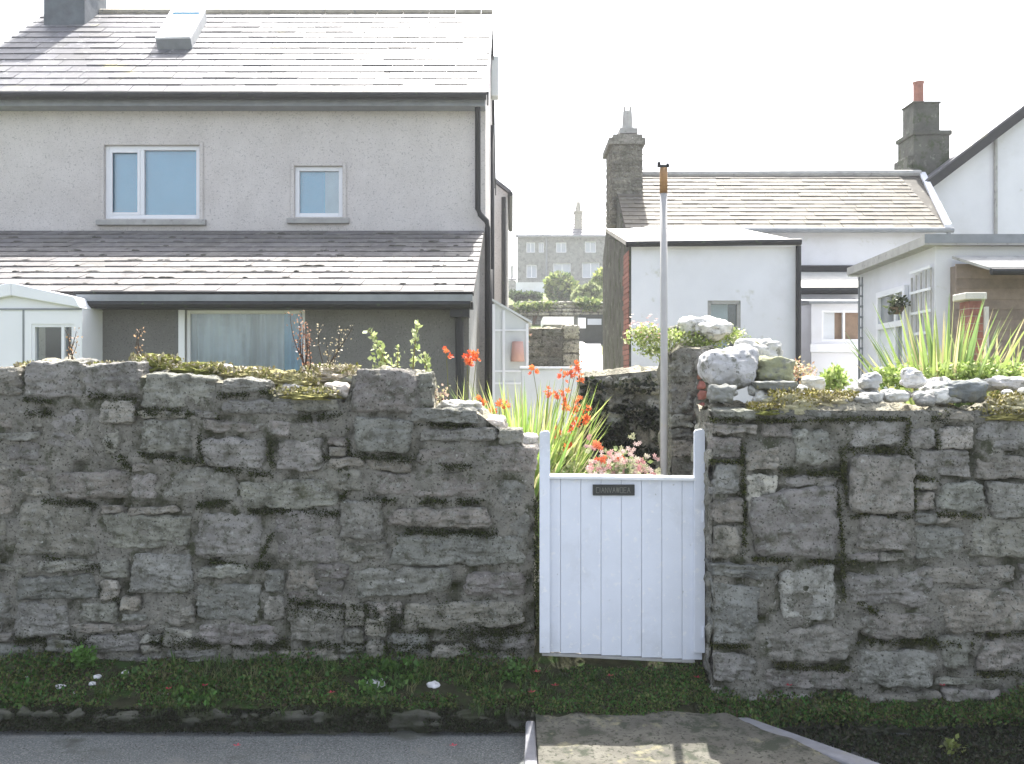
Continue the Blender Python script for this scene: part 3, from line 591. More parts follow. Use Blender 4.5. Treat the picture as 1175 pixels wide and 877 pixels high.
for (px, py, n, s) in [(742,386,900,.16),(775,388,500,.12),(805,392,900,.13),(838,386,600,.11),(752,400,500,.13)]:
    c = P(px, py, 6.15); cloud(su, c, (s, .12, .07), n, .022, [(.40,.46,.18),(.30,.38,.10),(.50,.50,.34),(.2,.26,.08)], .1, seed=px)
r_ = thing('stonecrop', P(790, 405, 6.15), 'pale green stonecrop spilling over the pillar top', 'plant'); su.build('leaves', m_leaf, r_)
f_ = M()
for i in range(70): px = random.gauss(740, 9); py = random.gauss(376, 6); bloom(f_, P(px, py, 6.15+random.uniform(-.1, .1)), .014, random.choice([(.6,.35,.32),(.7,.6,.55),(.5,.28,.25)]), 5)
tag(f_.build('flowers', m_petal, r_), kind='stuff')
# white low wall far side of garden (left of dark wall)
lw = M(); lw.box((PX(598, 11), 11, .3), (PX(668, 11), 11.25, PZ(424, 11))); lw.box((PX(596, 11), 10.97, PZ(424, 11)), (PX(669, 11), 11.28, PZ(421, 11))); tag(lw.build('low_wall', m_white, bevel=.01), 'low sunlit white wall beyond the orange flowers', 'wall')

# ------------------------------------------------------------------ plants
def sword_clump(name, base, label, n, L_, wd, cols, spread=.25, lean=(.05, .5), bend=(.2, .9), cat='plant', front=None):
    r = thing(name, base, label, cat); mb = M()
    for i in range(n):
        a = random.uniform(0, 2*pi); rr = random.uniform(0, spread)
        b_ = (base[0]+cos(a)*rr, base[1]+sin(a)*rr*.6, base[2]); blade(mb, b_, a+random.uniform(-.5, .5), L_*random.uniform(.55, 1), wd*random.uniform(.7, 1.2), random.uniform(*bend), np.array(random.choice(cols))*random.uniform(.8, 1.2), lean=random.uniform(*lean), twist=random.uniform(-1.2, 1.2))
    mb.build('leaves', m_leaf, r); return r
def croc_spike(parent, tip, base, col=(.72, .17, .05), n=9, size=.024):
    st = M(); fl = M(); tip = np.array(tip); base = np.array(base)
    path = [base+(tip-base)*np.array([t**1.6, t**1.6, t]) for t in np.linspace(0, 1, 9)]
    st.tube(path, np.linspace(.004, .002, 9), 5, (1.2, 1.8, .6))
    s = st.build('flower_stem', m_twig, parent)
    d = (path[-1]-path[-3]); d = d/np.linalg.norm(d)
    for i in range(n):
        c = tip-d*i*.011+np.array([random.uniform(-.022, .022), random.uniform(-.015, .015), random.uniform(-.014, .016)]); bloom(fl, c, size*random.uniform(.7, 1.15), random.choice([col, (.80,.24,.08), (.68,.11,.04)]), 6, up=(random.uniform(-1, 1), random.uniform(-1.3, .2), random.uniform(-.2, 1)), cup=.7)
    fl.build('flower', m_petal, s)
random.seed(33)
CG = [(.32,.43,.10),(.42,.48,.16),(.24,.36,.08),(.50,.52,.26),(.16,.27,.06),(.42,.40,.20)]
c1 = sword_clump('crocosmia', (PX(604, 6.6), 6.6, .3), 'large yellow-green crocosmia clump with orange-red flowers left of the gate', 600, 1.38, .026, CG, .22, (.0, .22), (.1, .7))
for (px, py) in [(663,416),(668,430),(646,427),(611,420),(650,452),(664,458),(676,468),(640,450),(630,447),(658,476),(664,482),(640,492),(652,510),(656,424)]:
    Y = 6.6+random.uniform(-.3, .2); croc_spike(c1, P(px, py, Y), (PX(625+random.uniform(-20, 25), Y), Y, .4), n=10 if px in (663, 664, 676, 658, 650) else 6)
c2 = sword_clump('crocosmia', (PX(565, 6.3), 6.3, .5), 'smaller crocosmia with a few orange flowers behind the stepped wall end', 46, .95, .02, CG, .12, (.05, .4), (.2, .8))
for (px, py) in [(574,460),(580,462),(553,457),(566,470),(603,500)]: Y = 6.3+random.uniform(-.1, .1); croc_spike(c2, P(px, py, Y), (PX(570, Y), Y, .6), n=4)
c3 = sword_clump('crocosmia', (PX(524, 6.25), 6.25, .6), 'slim upright crocosmia stalks with two orange flower heads by the black downpipe', 16, 1.05, .02, CG, .05, (.0, .12), (.02, .25))
for (px, py, n) in [(512,402,5),(538,404,8),(548,402,8),(540,410,5)]: Y = 6.25; croc_spike(c3, P(px, py, Y), (PX(522+(px-520)*.4, Y), Y, .7), n=n)
c4 = sword_clump('crocosmia', (PX(588, 6.15), 6.15, .4), 'flowerless clump of arching yellow-green blades right behind the wall end', 170, 1.12, .024, CG, .14, (.0, .35), (.1, .8))
# pale foliage beside gate
r_ = thing('shrub', (PX(645, 6.4), 6.4, .3), 'pale yellow-green feathery foliage below the crocosmia just behind the gate', 'shrub'); mb = M()
cloud(mb, (PX(645, 6.4), 6.4, .85), (.14, .25, .35), 2600, .035, [(.42,.50,.20),(.5,.52,.3),(.3,.4,.12)], .1, 5); cloud(mb, (PX(655, 6.4), 6.3, .6), (.16, .25, .3), 1500, .035, [(.42,.50,.20),(.3,.4,.12)], .1, 8)
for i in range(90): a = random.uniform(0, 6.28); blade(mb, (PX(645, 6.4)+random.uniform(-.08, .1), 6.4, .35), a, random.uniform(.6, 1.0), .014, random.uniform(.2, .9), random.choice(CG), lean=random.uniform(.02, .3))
mb.build('leaves', m_leaf, r_)
# pink flowers
r_ = thing('flowering_shrub', (PX(712, 6.0), 6.0, .3), 'low bush with pink and pale flowers just behind the gate top', 'flowering shrub'); mb = M(); fl = M()
cloud(mb, (PX(712, 6.0), 6.0, .98), (.22, .2, .20), 2600, .035, [(.28,.34,.16),(.20,.26,.10),(.36,.38,.24),(.10,.14,.05)], .1, 6)
tw = M()
for i in range(16): a = random.uniform(0, 6.28); tw.tube([(PX(712, 6.0), 6.0, .3), (PX(712, 6.0)+cos(a)*.14, 6+sin(a)*.12, 1.05)], [.006, .003], 5)
for i in range(90):
    px = random.gauss(712, 22); py = 548-abs(random.gauss(0, 20))-3*0; px = max(676, min(754, px)); col = random.choice([(.66,.42,.40),(.72,.55,.50),(.72,.64,.50),(.60,.30,.30),(.5,.5,.3)]); c = P(px, max(py, 503), 5.86+random.uniform(-.06, .1)); 
    for q in range(3): bloom(fl, np.array(c)+np.random.default_rng(i*7+q).normal(0, .009, 3), .016, col, 5, up=(0, -1, .6))
for (px, py) in [(685,512),(690,528),(688,530),(710,525)]:
    for q in range(5): bloom(fl, np.array(P(px+random.uniform(-4, 4), py+random.uniform(-4, 4), 5.85)), .022, (.76,.22,.10), 6, up=(0, -1, .5))
mb.build('leaves', m_leaf, r_); tw.build('stem', m_twig, r_); tag(fl.build('flowers', m_petal, r_), kind='stuff')
# phormium / iris on right
SG = [(.26,.33,.10),(.20,.28,.09),(.38,.40,.18),(.15,.23,.08),(.46,.40,.22)]
random.seed(12)
r1 = sword_clump('sword_leaf_plant', (PX(1082, 6.1), 6.1, 1.05), 'tall fan of bright green sword-shaped leaves above the right wall, in front of the trellis', 170, 1.12, .032, SG, .14, (.0, .55), (.02, .35))
r2 = sword_clump('sword_leaf_plant', (PX(1152, 6.2), 6.2, 1.15), 'second shorter fan of sword-shaped leaves at the right end, in front of the shed', 120, .85, .030, SG, .2, (.05, .6), (.05, .4))
for (nm, px, py, s, lb) in [('low_plant', 1100, 428, .2, 'low rounded light-green plant at the foot of the tall sword leaves'), ('low_plant', 1150, 428, .2, 'low leafy light-green plant between the two fans of sword leaves and frame edge'), ('low_plant', 1030, 432, .18, 'low pale foliage left of the tall sword leaves'), ('low_plant', 957, 436, .09, 'small yellow-green plant on the right wall in front of the porch')]:
    r_ = thing(nm, P(px, py+14, 5.8), lb, 'plant'); mb = M(); cloud(mb, P(px, py, 5.8), (s, .12, .075), 900, .03, [(.34,.44,.12),(.42,.5,.2),(.24,.34,.08)], .1, px); mb.build('leaves', m_leaf, r_)
r_ = thing('low_plant', P(922, 440, 5.7), 'wispy pinkish plant behind the green-stained rock', 'plant'); mb = M(); cloud(mb, P(918, 428, 5.7), (.10, .1, .08), 420, .02, [(.5,.3,.22),(.4,.35,.2),(.5,.45,.3)], .1, 3); mb.build('leaves', m_leaf, r_)
# wall-top plants on left
weed('wall_plant', P(352, 440, 5.75), 'twiggy reddish-brown plant on the left wall in front of the curtained window', .44, 330, [(.30,.16,.10),(.34,.22,.14),(.25,.12,.08)], .014, 'plant', 9, spread=.35)
weed('wall_plant', P(372, 440, 5.8), 'thin pale seeding plant on the left wall right of the reddish one', .36, 160, [(.45,.40,.28),(.3,.25,.15)], .013, 'plant', 5, spread=.5)
def leafy_spike(px, py0, pxt, pyt, Y, label, n, size=.045):
    b_ = np.array(P(px, py0, Y)); t_ = np.array(P(pxt, pyt, Y)); r_ = thing('leafy_weed', tuple(b_), label, 'plant'); tw = M(); lf = M()
    path = [b_+(t_-b_)*np.array([t**1.4, 1, t]) for t in np.linspace(0, 1, 8)]; tw.tube(path, np.linspace(.005, .002, 8), 5, (1.5, 1.8, .8)); tw.build('stem', m_twig, r_)
    t = rng.random(n); pp = b_+(t_-b_)*np.stack([t**1.4, t, t], 1)+rng.normal(0, 1, (n, 3))*(.028*(1.05-t))[:, None]; leaves(lf, pp, size*.8, [(.36,.42,.18),(.46,.5,.26),(.28,.34,.12)], up=.5); lf.build('leaves', m_leaf, r_)
leafy_spike(445, 426, 422, 378, 5.75, 'leaning pale green leafy spike above the dark block on the left wall', 60)
leafy_spike(474, 426, 479, 372, 5.75, 'straight pale green leafy spike in the middle of the dark block on the left wall', 60)
leafy_spike(492, 446, 486, 406, 5.7, 'short pale green leafy spike at the right edge of the dark block', 50)
leafy_spike(456, 428, 457, 398, 5.75, 'small faint leafy spike between the two taller ones', 26, .03)
leafy_spike(436, 428, 440, 402, 5.72, 'stubby pale leafy weed at the foot of the leaning spike', 40)
weed('wall_plant', P(506, 470, 5.72), 'small pinkish plant on the slab right of the tall dark block', .14, 160, [(.5,.36,.28),(.4,.4,.22)], .02, 'plant', 6, spread=.6)
weed('wall_plant', P(82, 424, 5.85), 'thin dry orange-brown plant by the white porch', .25, 60, [(.42,.25,.14),(.3,.2,.1)], .014, 'plant', 4, spread=.2)
weed('wall_plant', P(160, 420, 5.85), 'slender dry brown stalks on the left wall left of the window', .22, 50, [(.42,.27,.16),(.3,.2,.1)], .014, 'plant', 3, spread=.3)

# ------------------------------------------------------------------ LEFT HOUSE
YM, YL2, YLF = 14.0, 10.2, 10.4
hx1 = PX(557, YM); hx0 = -8.05; ez = PZ(118, YM); rz = 8.03; YRg = 17.0
hs = thing('pebbledashed_house', (-4, YM, .4), 'two-storey cream pebbledashed house with slate roof and lean-to behind the left wall', 'house')
w1 = win_box(120, 167, 229, 251, YM); w2 = win_box(338, 191, 393, 249, YM)
wb = M(); wall_holes(wb, hx0, hx1, .4, ez+.05, YM, [w1, w2], .3)
wb.box((hx0, YM+.31, .4), (hx0+.3, 20, ez)); wb.box((hx1-.3, YM+.3, .4), (hx1, 20, ez)); wb.box((hx0+.3, 19.7, .4), (hx1-.3, 20, ez))
for xg in (hx0, hx1-.3): wb.prism([(xg, YM+.31, ez), (xg, YRg, rz-.12), (xg, 19.98, ez)], (.3, 0, 0))
wb.build('wall', m_dash, hs)
# windows with bands
for (w, mul, nm) in ((w1, [w1[0]+(w1[2]-w1[0])*.385], 0), (w2, [], 1)):
    x0_, z0_, x1_, z1_ = w
    tr_ = M(); e_ = .055
    tr_.box((x0_-e_, YM-.022, z0_-.02), (x0_-.003, YM-.002, z1_+e_)); tr_.box((x1_+.003, YM-.022, z0_-.02), (x1_+e_, YM-.002, z1_+e_)); tr_.box((x0_-.003, YM-.022, z1_+.003), (x1_+.003, YM-.002, z1_+e_))
    wf = M(); frame_rect(wf, x0_, z0_, x1_, z1_, YM+.07, .06, .07, mul); wo = wf.build('window', m_upvc, hs, bevel=.006)
    if nm == 0:
        q_ = M(); frame_rect(q_, x0_+.06, z0_+.06, mul[0]-.03, z1_-.06, YM+.045, .035, .03); q_.build('casement', m_upvc, wo)
    p_ = M(); p_.box((x0_+.05, YM+.075, z0_+.05), (x1_-.05, YM+.082, z1_-.05)); p_.build('pane', m_glass, wo)
    p_ = M()
    if nm == 0: p_.box((x0_+.03, YM+.12, z0_+.03), (x1_-.03, YM+.13, z1_-.03)); p_.build('window_backing', m_bluepane, wo)  # flat blue panel close behind the glass
    else:
        p_.box((x0_+.03, YM+.12, z0_+.03), (x0_+.42, YM+.13, z1_-.03)); p_.build('window_backing', m_bluepane, wo)  # same blue panel, left part of the opening only
        p_ = M(); p_.box((x0_+.42, YM+.11, z0_+.03), (x1_-.03, YM+.12, z1_-.03)); p_.build('curtain', m_curt, wo)
    tr_.build('surround', m_dash, wo, bevel=.008)
    s_ = M(); s_.hexa([(x0_-.1, YM-.07, z0_-.10), (x1_+.1, YM-.07, z0_-.10), (x1_+.1, YM+.03, z0_-.10), (x0_-.1, YM+.03, z0_-.10), (x0_-.1, YM-.07, z0_-.03), (x1_+.1, YM-.07, z0_-.03), (x1_+.1, YM+.03, z0_-.004), (x0_-.1, YM+.03, z0_-.004)]); s_.build('sill', m_cement, wo, bevel=.006)
# roof
Ye = YM-.30; zse = PZ(105, Ye); V = np.array([0, YRg-Ye, rz-zse]); Lr = np.linalg.norm(V)
rf = M(); rf.hexa([(hx0-.05, Ye, zse-.05), (hx1+.03, Ye, zse-.05), (hx1+.03, YRg, rz-.05), (hx0-.05, YRg, rz-.05), (hx0-.05, Ye, zse-.008), (hx1+.03, Ye, zse-.008), (hx1+.03, YRg, rz-.008), (hx0-.05, YRg, rz-.008)], (.4, .4, .4))
rf.hexa([(hx0-.05, YRg+.002, rz-.05), (hx1+.03, YRg+.002, rz-.05), (hx1+.03, 20.3, zse-.05), (hx0-.05, 20.3, zse-.05), (hx0-.05, YRg+.002, rz), (hx1+.03, YRg+.002, rz), (hx1+.03, 20.3, zse), (hx0-.05, 20.3, zse)], (.9, .9, .9))
slates(rf, (hx0-.05, Ye-.03, zse-.02), (1, 0, 0), V, hx1+.03-hx0+.05, Lr, .46, .29, .012, 3, tint=.14, gap=.007)
rfo = rf.build('roof', m_slate, hs)
rt = M(); x = PX(108, YRg); 
while x < hx1: rt.tube([(x, YRg, rz-.02), (min(x+.44, hx1+.04), YRg, rz-.02)], .085, 10); x += .45
rt.build('ridge_tiles', m_ridge, rfo, smooth=False)
# chimney on left gable
cy0 = 16.35; cx0, cx1 = PX(50, cy0), PX(97, cy0)
ch = M(); ch.box((cx0, cy0, 7.2), (cx1, 17.25, 8.75)); ch.box((cx0-.05, cy0-.05, 8.75), (cx1+.05, 17.3, 8.92)); ch.box((cx0+.05, cy0+.08, 8.92), (cx1-.05, 17.2, 9.1)); cho = ch.build('chimney', m_chim, rfo, bevel=.01)
# skylight
sy, s0 = 15.9, P(180, 46, 16.0)
def roofpt(px, py):  # intersect ray with front slope
    t = (py-CY)/F; sl = (rz-zse)/(YRg-Ye); Y = (CZ-zse+sl*Ye)/(sl+t); return np.array([(px-CX)/F*Y, Y, zse+(Y-Ye)*sl])
Nn = np.array([0, -(rz-zse), YRg-Ye]); Nn = Nn/np.linalg.norm(Nn)
a_, b_, c_, d_ = roofpt(181, 58), roofpt(221, 57), roofpt(238, 25), roofpt(199, 25)
sk = M()
def quadbox(mb, q, h0, h1, col=(1, 1, 1)): mb.hexa([*(p+Nn*h0 for p in q), *(p+Nn*h1 for p in q)], col)
quadbox(sk, (a_, b_, c_, d_), -.02, .17); sko = sk.build('skylight', m_fascia, rfo, bevel=.01)
def lerp(u, v): return (a_*(1-u)+b_*u)*(1-v)+(d_*(1-u)+c_*u)*v
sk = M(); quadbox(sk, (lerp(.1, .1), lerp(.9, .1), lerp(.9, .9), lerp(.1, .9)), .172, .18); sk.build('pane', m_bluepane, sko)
sk = M()
for q in ((0, 0, 1, .1), (0, .9, 1, 1), (0, .1, .1, .9), (.9, .1, 1, .9)): quadbox(sk, (lerp(q[0], q[1]), lerp(q[2], q[1]), lerp(q[2], q[3]), lerp(q[0], q[3])), .171, .20)
sk.build('frame', m_upvc, sko)
# main gutter, fascia
gm = M(); gm.tube([(hx0, Ye-.06, PZ(111, Ye)), (hx1+.02, Ye-.06, PZ(111, Ye))], .06, 12); gm.box((hx0, Ye-.06, PZ(111, Ye)), (hx1+.02, Ye, zse-.03)); gm.build('gutter', m_gutter, hs)
gm = M(); gm.box((hx0, Ye+.02, PZ(121, Ye)), (hx1, YM-.003, PZ(112, Ye))); gm.build('soffit', m_fascia, hs)
gm = M(); xd = PX(548, 13.8); gm.tube([(xd, 13.75, 5.55), (xd, 13.88, 5.4), (xd, 13.9, PZ(240, 13.9)), (xd+.03, 13.9, PZ(246, 13.9)), (PX(556, 13.9)+.03, 13.9, PZ(254, 13.9)), (PX(557, 13.9)+.03, 13.9, PZ(262, 13.9)), (PX(557, 13.9)+.03, 13.9, .5)], .04, 10); gm.build('downpipe', m_gutter, hs, smooth=True)
gm = M(); gm.tube([(hx1+.03, 17.5, 6.2), (hx1+.03, 17.5, .8)], .035, 10); gm.tube([(hx1+.04, 15.6, 3.4), (hx1+.04, 15.6, .8)], .04, 10); gm.build('side_pipe', m_gutter, hs, smooth=True)
gm = M(); gm.box((hx1+.003, 17.6, PZ(110, 17.6)), (hx1+.14, 17.9, PZ(64, 17.6))); gm.build('flue_box', m_polyc, hs, bevel=.02)
bg = M()
bg.hexa([(hx1+.031, Ye, zse-.2), (hx1+.05, Ye, zse-.2), (hx1+.05, YRg, rz-.2), (hx1+.031, YRg, rz-.2), (hx1+.031, Ye, zse), (hx1+.05, Ye, zse), (hx1+.05, YRg, rz), (hx1+.031, YRg, rz)])
bg.hexa([(hx1+.031, YRg, rz-.2), (hx1+.05, YRg, rz-.2), (hx1+.05, 20.3, zse-.2), (hx1+.031, 20.3, zse-.2), (hx1+.031, YRg, rz), (hx1+.05, YRg, rz), (hx1+.05, 20.3, zse), (hx1+.031, 20.3, zse)]); bg.build('bargeboard', m_gutter, hs)
# lean-to
lx0, lx1 = -8.05, -.46; zt_, zl = PZ(266, YM), 2.53
ww = win_box(213, 356, 350, 470, YLF)
lb = M(); wall_holes(lb, PX(96, YLF), lx1, .4, zl+.0, YLF, [ww], .25); lb.build('lean_to_wall', m_render_grey, hs)
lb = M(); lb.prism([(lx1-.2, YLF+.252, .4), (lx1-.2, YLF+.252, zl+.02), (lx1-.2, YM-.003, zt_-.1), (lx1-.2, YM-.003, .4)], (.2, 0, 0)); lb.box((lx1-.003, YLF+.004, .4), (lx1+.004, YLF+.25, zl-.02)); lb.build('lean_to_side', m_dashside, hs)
x0_, z0_, x1_, z1_ = ww
wf = M(); frame_rect(wf, x0_, z0_, x1_, z1_, YLF+.06, .035, .07, []); wf.box((x0_-.07, YLF-.03, z0_), (x0_-.003, YLF-.002, z1_)); wo = wf.build('window', m_upvc, hs, bevel=.005)
p_ = M(); p_.box((x0_+.04, YLF+.062, z0_+.04), (x1_-.04, YLF+.068, z1_-.04)); p_.build('pane', m_glass, wo)
U_ = np.linspace(x0_, x1_, 120); Wz = np.linspace(z0_, z1_, 14); A, B = np.meshgrid(U_, Wz, indexing='ij')
D_ = YLF+.125+.022*np.sin(A*31+3*np.sin(A*7.3)+.4*B)+.012*np.sin(A*83+2*np.sin(A*5))
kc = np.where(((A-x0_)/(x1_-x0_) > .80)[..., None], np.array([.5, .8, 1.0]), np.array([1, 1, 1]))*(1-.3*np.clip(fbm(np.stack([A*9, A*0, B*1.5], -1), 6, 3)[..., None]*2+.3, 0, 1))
M().grid(np.stack([A, D_, B], -1), kc).build('curtain', m_curt, wo, smooth=True)
Vl = np.array([0, YM-YL2, zt_-zl]); Ll = np.linalg.norm(Vl)
rf = M(); rf.hexa([(lx0, YL2, zl-.03), (lx1+.06, YL2, zl-.03), (lx1+.06, YM-.004, zt_-.03), (lx0, YM-.004, zt_-.03), (lx0, YL2, zl), (lx1+.06, YL2, zl), (lx1+.06, YM-.004, zt_), (lx0, YM-.004, zt_)], (.5, .5, .5))
slates(rf, (lx0, YL2-.03, zl+.006), (1, 0, 0), Vl, lx1+.06-lx0, Ll-.03, .33, .33, .012, 8, tint=.2)
# chips and moss clods caught on the slates
for i in range(230):
    t = random.random(); px = random.uniform(-8, lx1); Y = YL2+.3+t*(3.3); zz = zl+(Y-YL2)*(zt_-zl)/(YM-YL2)
    if random.random() < .5: continue
    j = round((Y-YL2)/.318)*.318; Y = YL2+j; zz = zl+j*(zt_-zl)/(YM-YL2); stone(rf, (px, Y-.02, zz+.022), (random.uniform(.02, .09), .02, .014), n=4, k=2.5, rough=.006, col=(.35, .36, .28))
lr = rf.build('lean_to_roof', m_slate_old, hs)
gm = M(); zg = PZ(343, YL2); gm.box((PX(92, YL2), YL2-.10, PZ(346.5, YL2)), (lx1+.05, YL2-.035, PZ(339, YL2))); gm.build('fascia', m_fascia, hs)
gm = M(); gm.box((PX(88, YL2), YL2+.0, PZ(354, YL2)), (lx1+.05, YLF-.004, PZ(346.8, YL2))); gm.tube([(PX(88, YL2), YL2-.07, PZ(350, YL2)), (lx1+.03, YL2-.07, PZ(350, YL2))], .042, 10); gm.tube([(PX(88, YL2), YL2-.06, zl-.0), (lx1+.05, YL2-.06, zl-.0)], .016, 8)
gm.build('lean_to_gutter', m_gutter, hs)
gm = M(); xg = PX(527, 10.3); gm.tube([(xg, 10.2, PZ(352, 10.2)), (xg, 10.28, PZ(362, 10.2)), (xg+.02, 10.3, .5)], .045, 10); gm.box((xg-.09, 10.16, PZ(364, 10.2)), (xg+.11, 10.33, PZ(352, 10.2))); gm.build('downpipe', m_gutter, hs)
# porch
YPo = 9.9
px0, px1 = PX(-60, YPo), PX(94, YPo); pw = win_box(36, 372, 85, 470, YPo)
po_ = M(); wall_holes(po_, px0, px1, .4, PZ(352, YPo), YPo, [pw], .12)
po_.prism([(px0, YPo+.002, PZ(352, YPo)), (px1, YPo+.002, PZ(352, YPo)), (px1, YPo+.002, PZ(350, YPo)), (PX(17, YPo), YPo+.002, PZ(334, YPo)), (px0, YPo+.002, PZ(352, YPo))], (0, .1, 0)); po_.box((px1-.1, YPo+.121, .4), (px1, YLF+.1, PZ(352, YPo)))
pob = po_.build('porch', m_upvc, hs)
q_ = M(); q_.hexa([(PX(16, YPo), YPo-.06, PZ(340, YPo)), (PX(95, YPo), YPo-.06, PZ(354, YPo)), (PX(95, YPo), YPo+.6, PZ(354, YPo)), (PX(16, YPo), YPo+.6, PZ(340, YPo)), (PX(16, YPo), YPo-.06, PZ(325, YPo)), (PX(88, YPo), YPo-.06, PZ(341, YPo)), (PX(88, YPo), YPo+.6, PZ(341, YPo)), (PX(16, YPo), YPo+.6, PZ(325, YPo))])
q_.hexa([(PX(16, YPo)-.7, YPo-.06, PZ(354, YPo)), (PX(16, YPo), YPo-.06, PZ(340, YPo)), (PX(16, YPo), YPo+.6, PZ(340, YPo)), (PX(16, YPo)-.7, YPo+.6, PZ(354, YPo)), (PX(16, YPo)-.7, YPo-.06, PZ(340, YPo)), (PX(16, YPo), YPo-.06, PZ(325, YPo)), (PX(16, YPo), YPo+.6, PZ(325, YPo)), (PX(16, YPo)-.7, YPo+.6, PZ(340, YPo))]); q_.build('porch_roof', m_upvc, pob, bevel=.01)
q_ = M(); frame_rect(q_, pw[0], pw[1], pw[2], pw[3], YPo+.05, .03, .08, [pw[2]-.12]); wo = q_.build('porch_window', m_upvc, pob)
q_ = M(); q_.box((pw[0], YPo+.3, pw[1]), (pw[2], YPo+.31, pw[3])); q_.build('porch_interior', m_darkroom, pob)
q_ = M(); q_.box((pw[0]+.02, YPo+.052, pw[1]), (pw[2]-.02, YPo+.058, pw[3]-.02)); q_.build('porch_pane', m_glass, pob)
q_ = M(); q_.box((PX(26, YPo), YPo-.006, .5), (PX(28, YPo), YPo+.001, PZ(356, YPo))); q_.box((PX(17, YPo)-.3, YPo-.012, PZ(356, YPo)), (px1, YPo-.002, PZ(354, YPo))); q_.build('porch_trim', m_fascia, pob)

# rear house
rh = thing('rear_house', (-2, 22, .9), 'cream rendered house behind the pebbledashed one, only its right edge showing', 'house')
rx = PX(582.5, 22); rzE = PZ(222, 22)
q_ = M(); q_.box((-4, 22, .6), (rx, 27, rzE)); q_.prism([(-4, 22, rzE), (rx, 22, rzE), (-2, 22, rzE+1.5)], (0, 5, 0)); q_.build('wall', m_dash, rh)
q_ = M(); q_.hexa([(-2, 21.9, rzE+1.5), (rx+.08, 21.9, rzE-.03), (rx+.08, 27.1, rzE-.03), (-2, 27.1, rzE+1.5), (-2, 21.9, rzE+1.6), (rx+.08, 21.9, rzE+.05), (rx+.08, 27.1, rzE+.05), (-2, 27.1, rzE+1.6)]); q_.build('roof', m_slate, rh)
q_ = M(); q_.tube([(rx+.06, 21.9, rzE-.03), (rx+.06, 27.1, rzE-.03)], .06, 8); q_.tube([(rx-.09, 21.93, rzE-.1), (rx-.09, 21.93, .9)], .05, 8); q_.build('gutter', m_gutter, rh)

# greenhouse against left house
YH = 12.6; gh = thing('greenhouse', (PX(585, YH), YH, .5), 'white-framed lean-to greenhouse with frosted panels against the house side', 'greenhouse')
gx0_, gx1_ = PX(565, YH), PX(607, YH); gzt, gzl = PZ(343, YH), PZ(369, YH)
q_ = M(); q_.prism([(gx0_+.02, YH+.01, .5), (gx1_-.02, YH+.01, .5), (gx1_-.02, YH+.01, gzl-.02), (gx0_+.02, YH+.01, gzt-.02)], (0, .015, 0)); q_.box((gx1_-.02, YH+.03, .5), (gx1_-.008, YH+1.0, gzl-.02)); q_.build('panel', m_polyc, gh)
q_ = M(); q_.hexa([(gx0_, YH-.03, gzt-.03), (gx1_+.04, YH-.03, gzl-.03), (gx1_+.04, YH+1.05, gzl-.03), (gx0_, YH+1.05, gzt-.03), (gx0_, YH-.03, gzt), (gx1_+.04, YH-.03, gzl), (gx1_+.04, YH+1.05, gzl), (gx0_, YH+1.05, gzt)]); q_.build('roof', m_polyc, gh)
q_ = M(); 
for xa in (gx0_, gx0_+.13, gx1_-.04): q_.box((xa, YH-.015, .5), (xa+.035, YH+.008, gzl-.03+(.0 if xa > gx0_+.2 else (gzt-gzl)*(1-(xa-gx0_)/(gx1_-gx0_))-.04)))
for py in (379, 426, 440): q_.box((gx0_+.036, YH-.012, PZ(py, YH)-.012), (gx1_-.041, YH+.006, PZ(py, YH)+.012))
q_.build('frame', m_upvc, gh)
q_ = M(); q_.tube([(PX(594, 12.55), 12.55, PZ(415, 12.55)), (PX(594, 12.55), 12.55, PZ(392, 12.55))], [.09, .07], 12, (1.2, 1.2, 1.2)); 
mpk = mat('pink_cloth', (.55, .33, .28), .9, .1, 5, 0); tag(q_.build('hanging_cloth', mpk, smooth=True), 'faded pink cloth bundle hanging at the greenhouse front', 'cloth')

# ------------------------------------------------------------------ RIGHT COTTAGE
cgX, YA, YE, YRd = 1.95, 14.0, 17.0, 19.0
ct = thing('cottage', (4.5, YE, .9), 'low white cottage with stone gable, slated roof and flat-fronted white annex', 'cottage')
ceZ = PZ(262, YE); crZ = PZ(201, YRd)
cr_e, cr_r = PX(1083, YE), PX(1056, YRd)
q_ = M(); q_.box((cgX+.4, YE+.12, .6), (cr_e-.1, YE+.4, ceZ-.02)); q_.build('wall', m_white, ct)
q_ = M(); q_.hexa([(cgX+.02, YE-.05, ceZ-.06), (cr_e, YE-.05, ceZ-.06), (cr_r, YRd, crZ-.06), (cgX+.02, YRd, crZ-.06), (cgX+.02, YE-.05, ceZ-.01), (cr_e, YE-.05, ceZ-.01), (cr_r, YRd, crZ-.01), (cgX+.02, YRd, crZ-.01)], (.5, .5, .5))
q_.hexa([(cgX+.02, YRd+.003, crZ-.06), (cr_r, YRd+.003, crZ-.06), (cr_r, 21, ceZ-.06), (cgX+.02, 21, ceZ-.06), (cgX+.02, YRd+.003, crZ), (cr_r, YRd+.003, crZ), (cr_r, 21, ceZ), (cgX+.02, 21, ceZ)], (.9, .9, .9))
Vc = np.array([0, YRd-YE+.05, crZ-ceZ]); slates(q_, (cgX+.02, YE-.07, ceZ-.015), (1, 0, 0), Vc, cr_e-cgX-.02, np.linalg.norm(Vc), .30, .175, .013, 5, tint=.16)
crf = q_.build('roof', m_tile, ct)
q_ = M(); q_.tube([(cgX, YRd, crZ), (cr_r, YRd, crZ+.03)], .07, 8); q_.build('ridge_tiles', m_cement, crf)
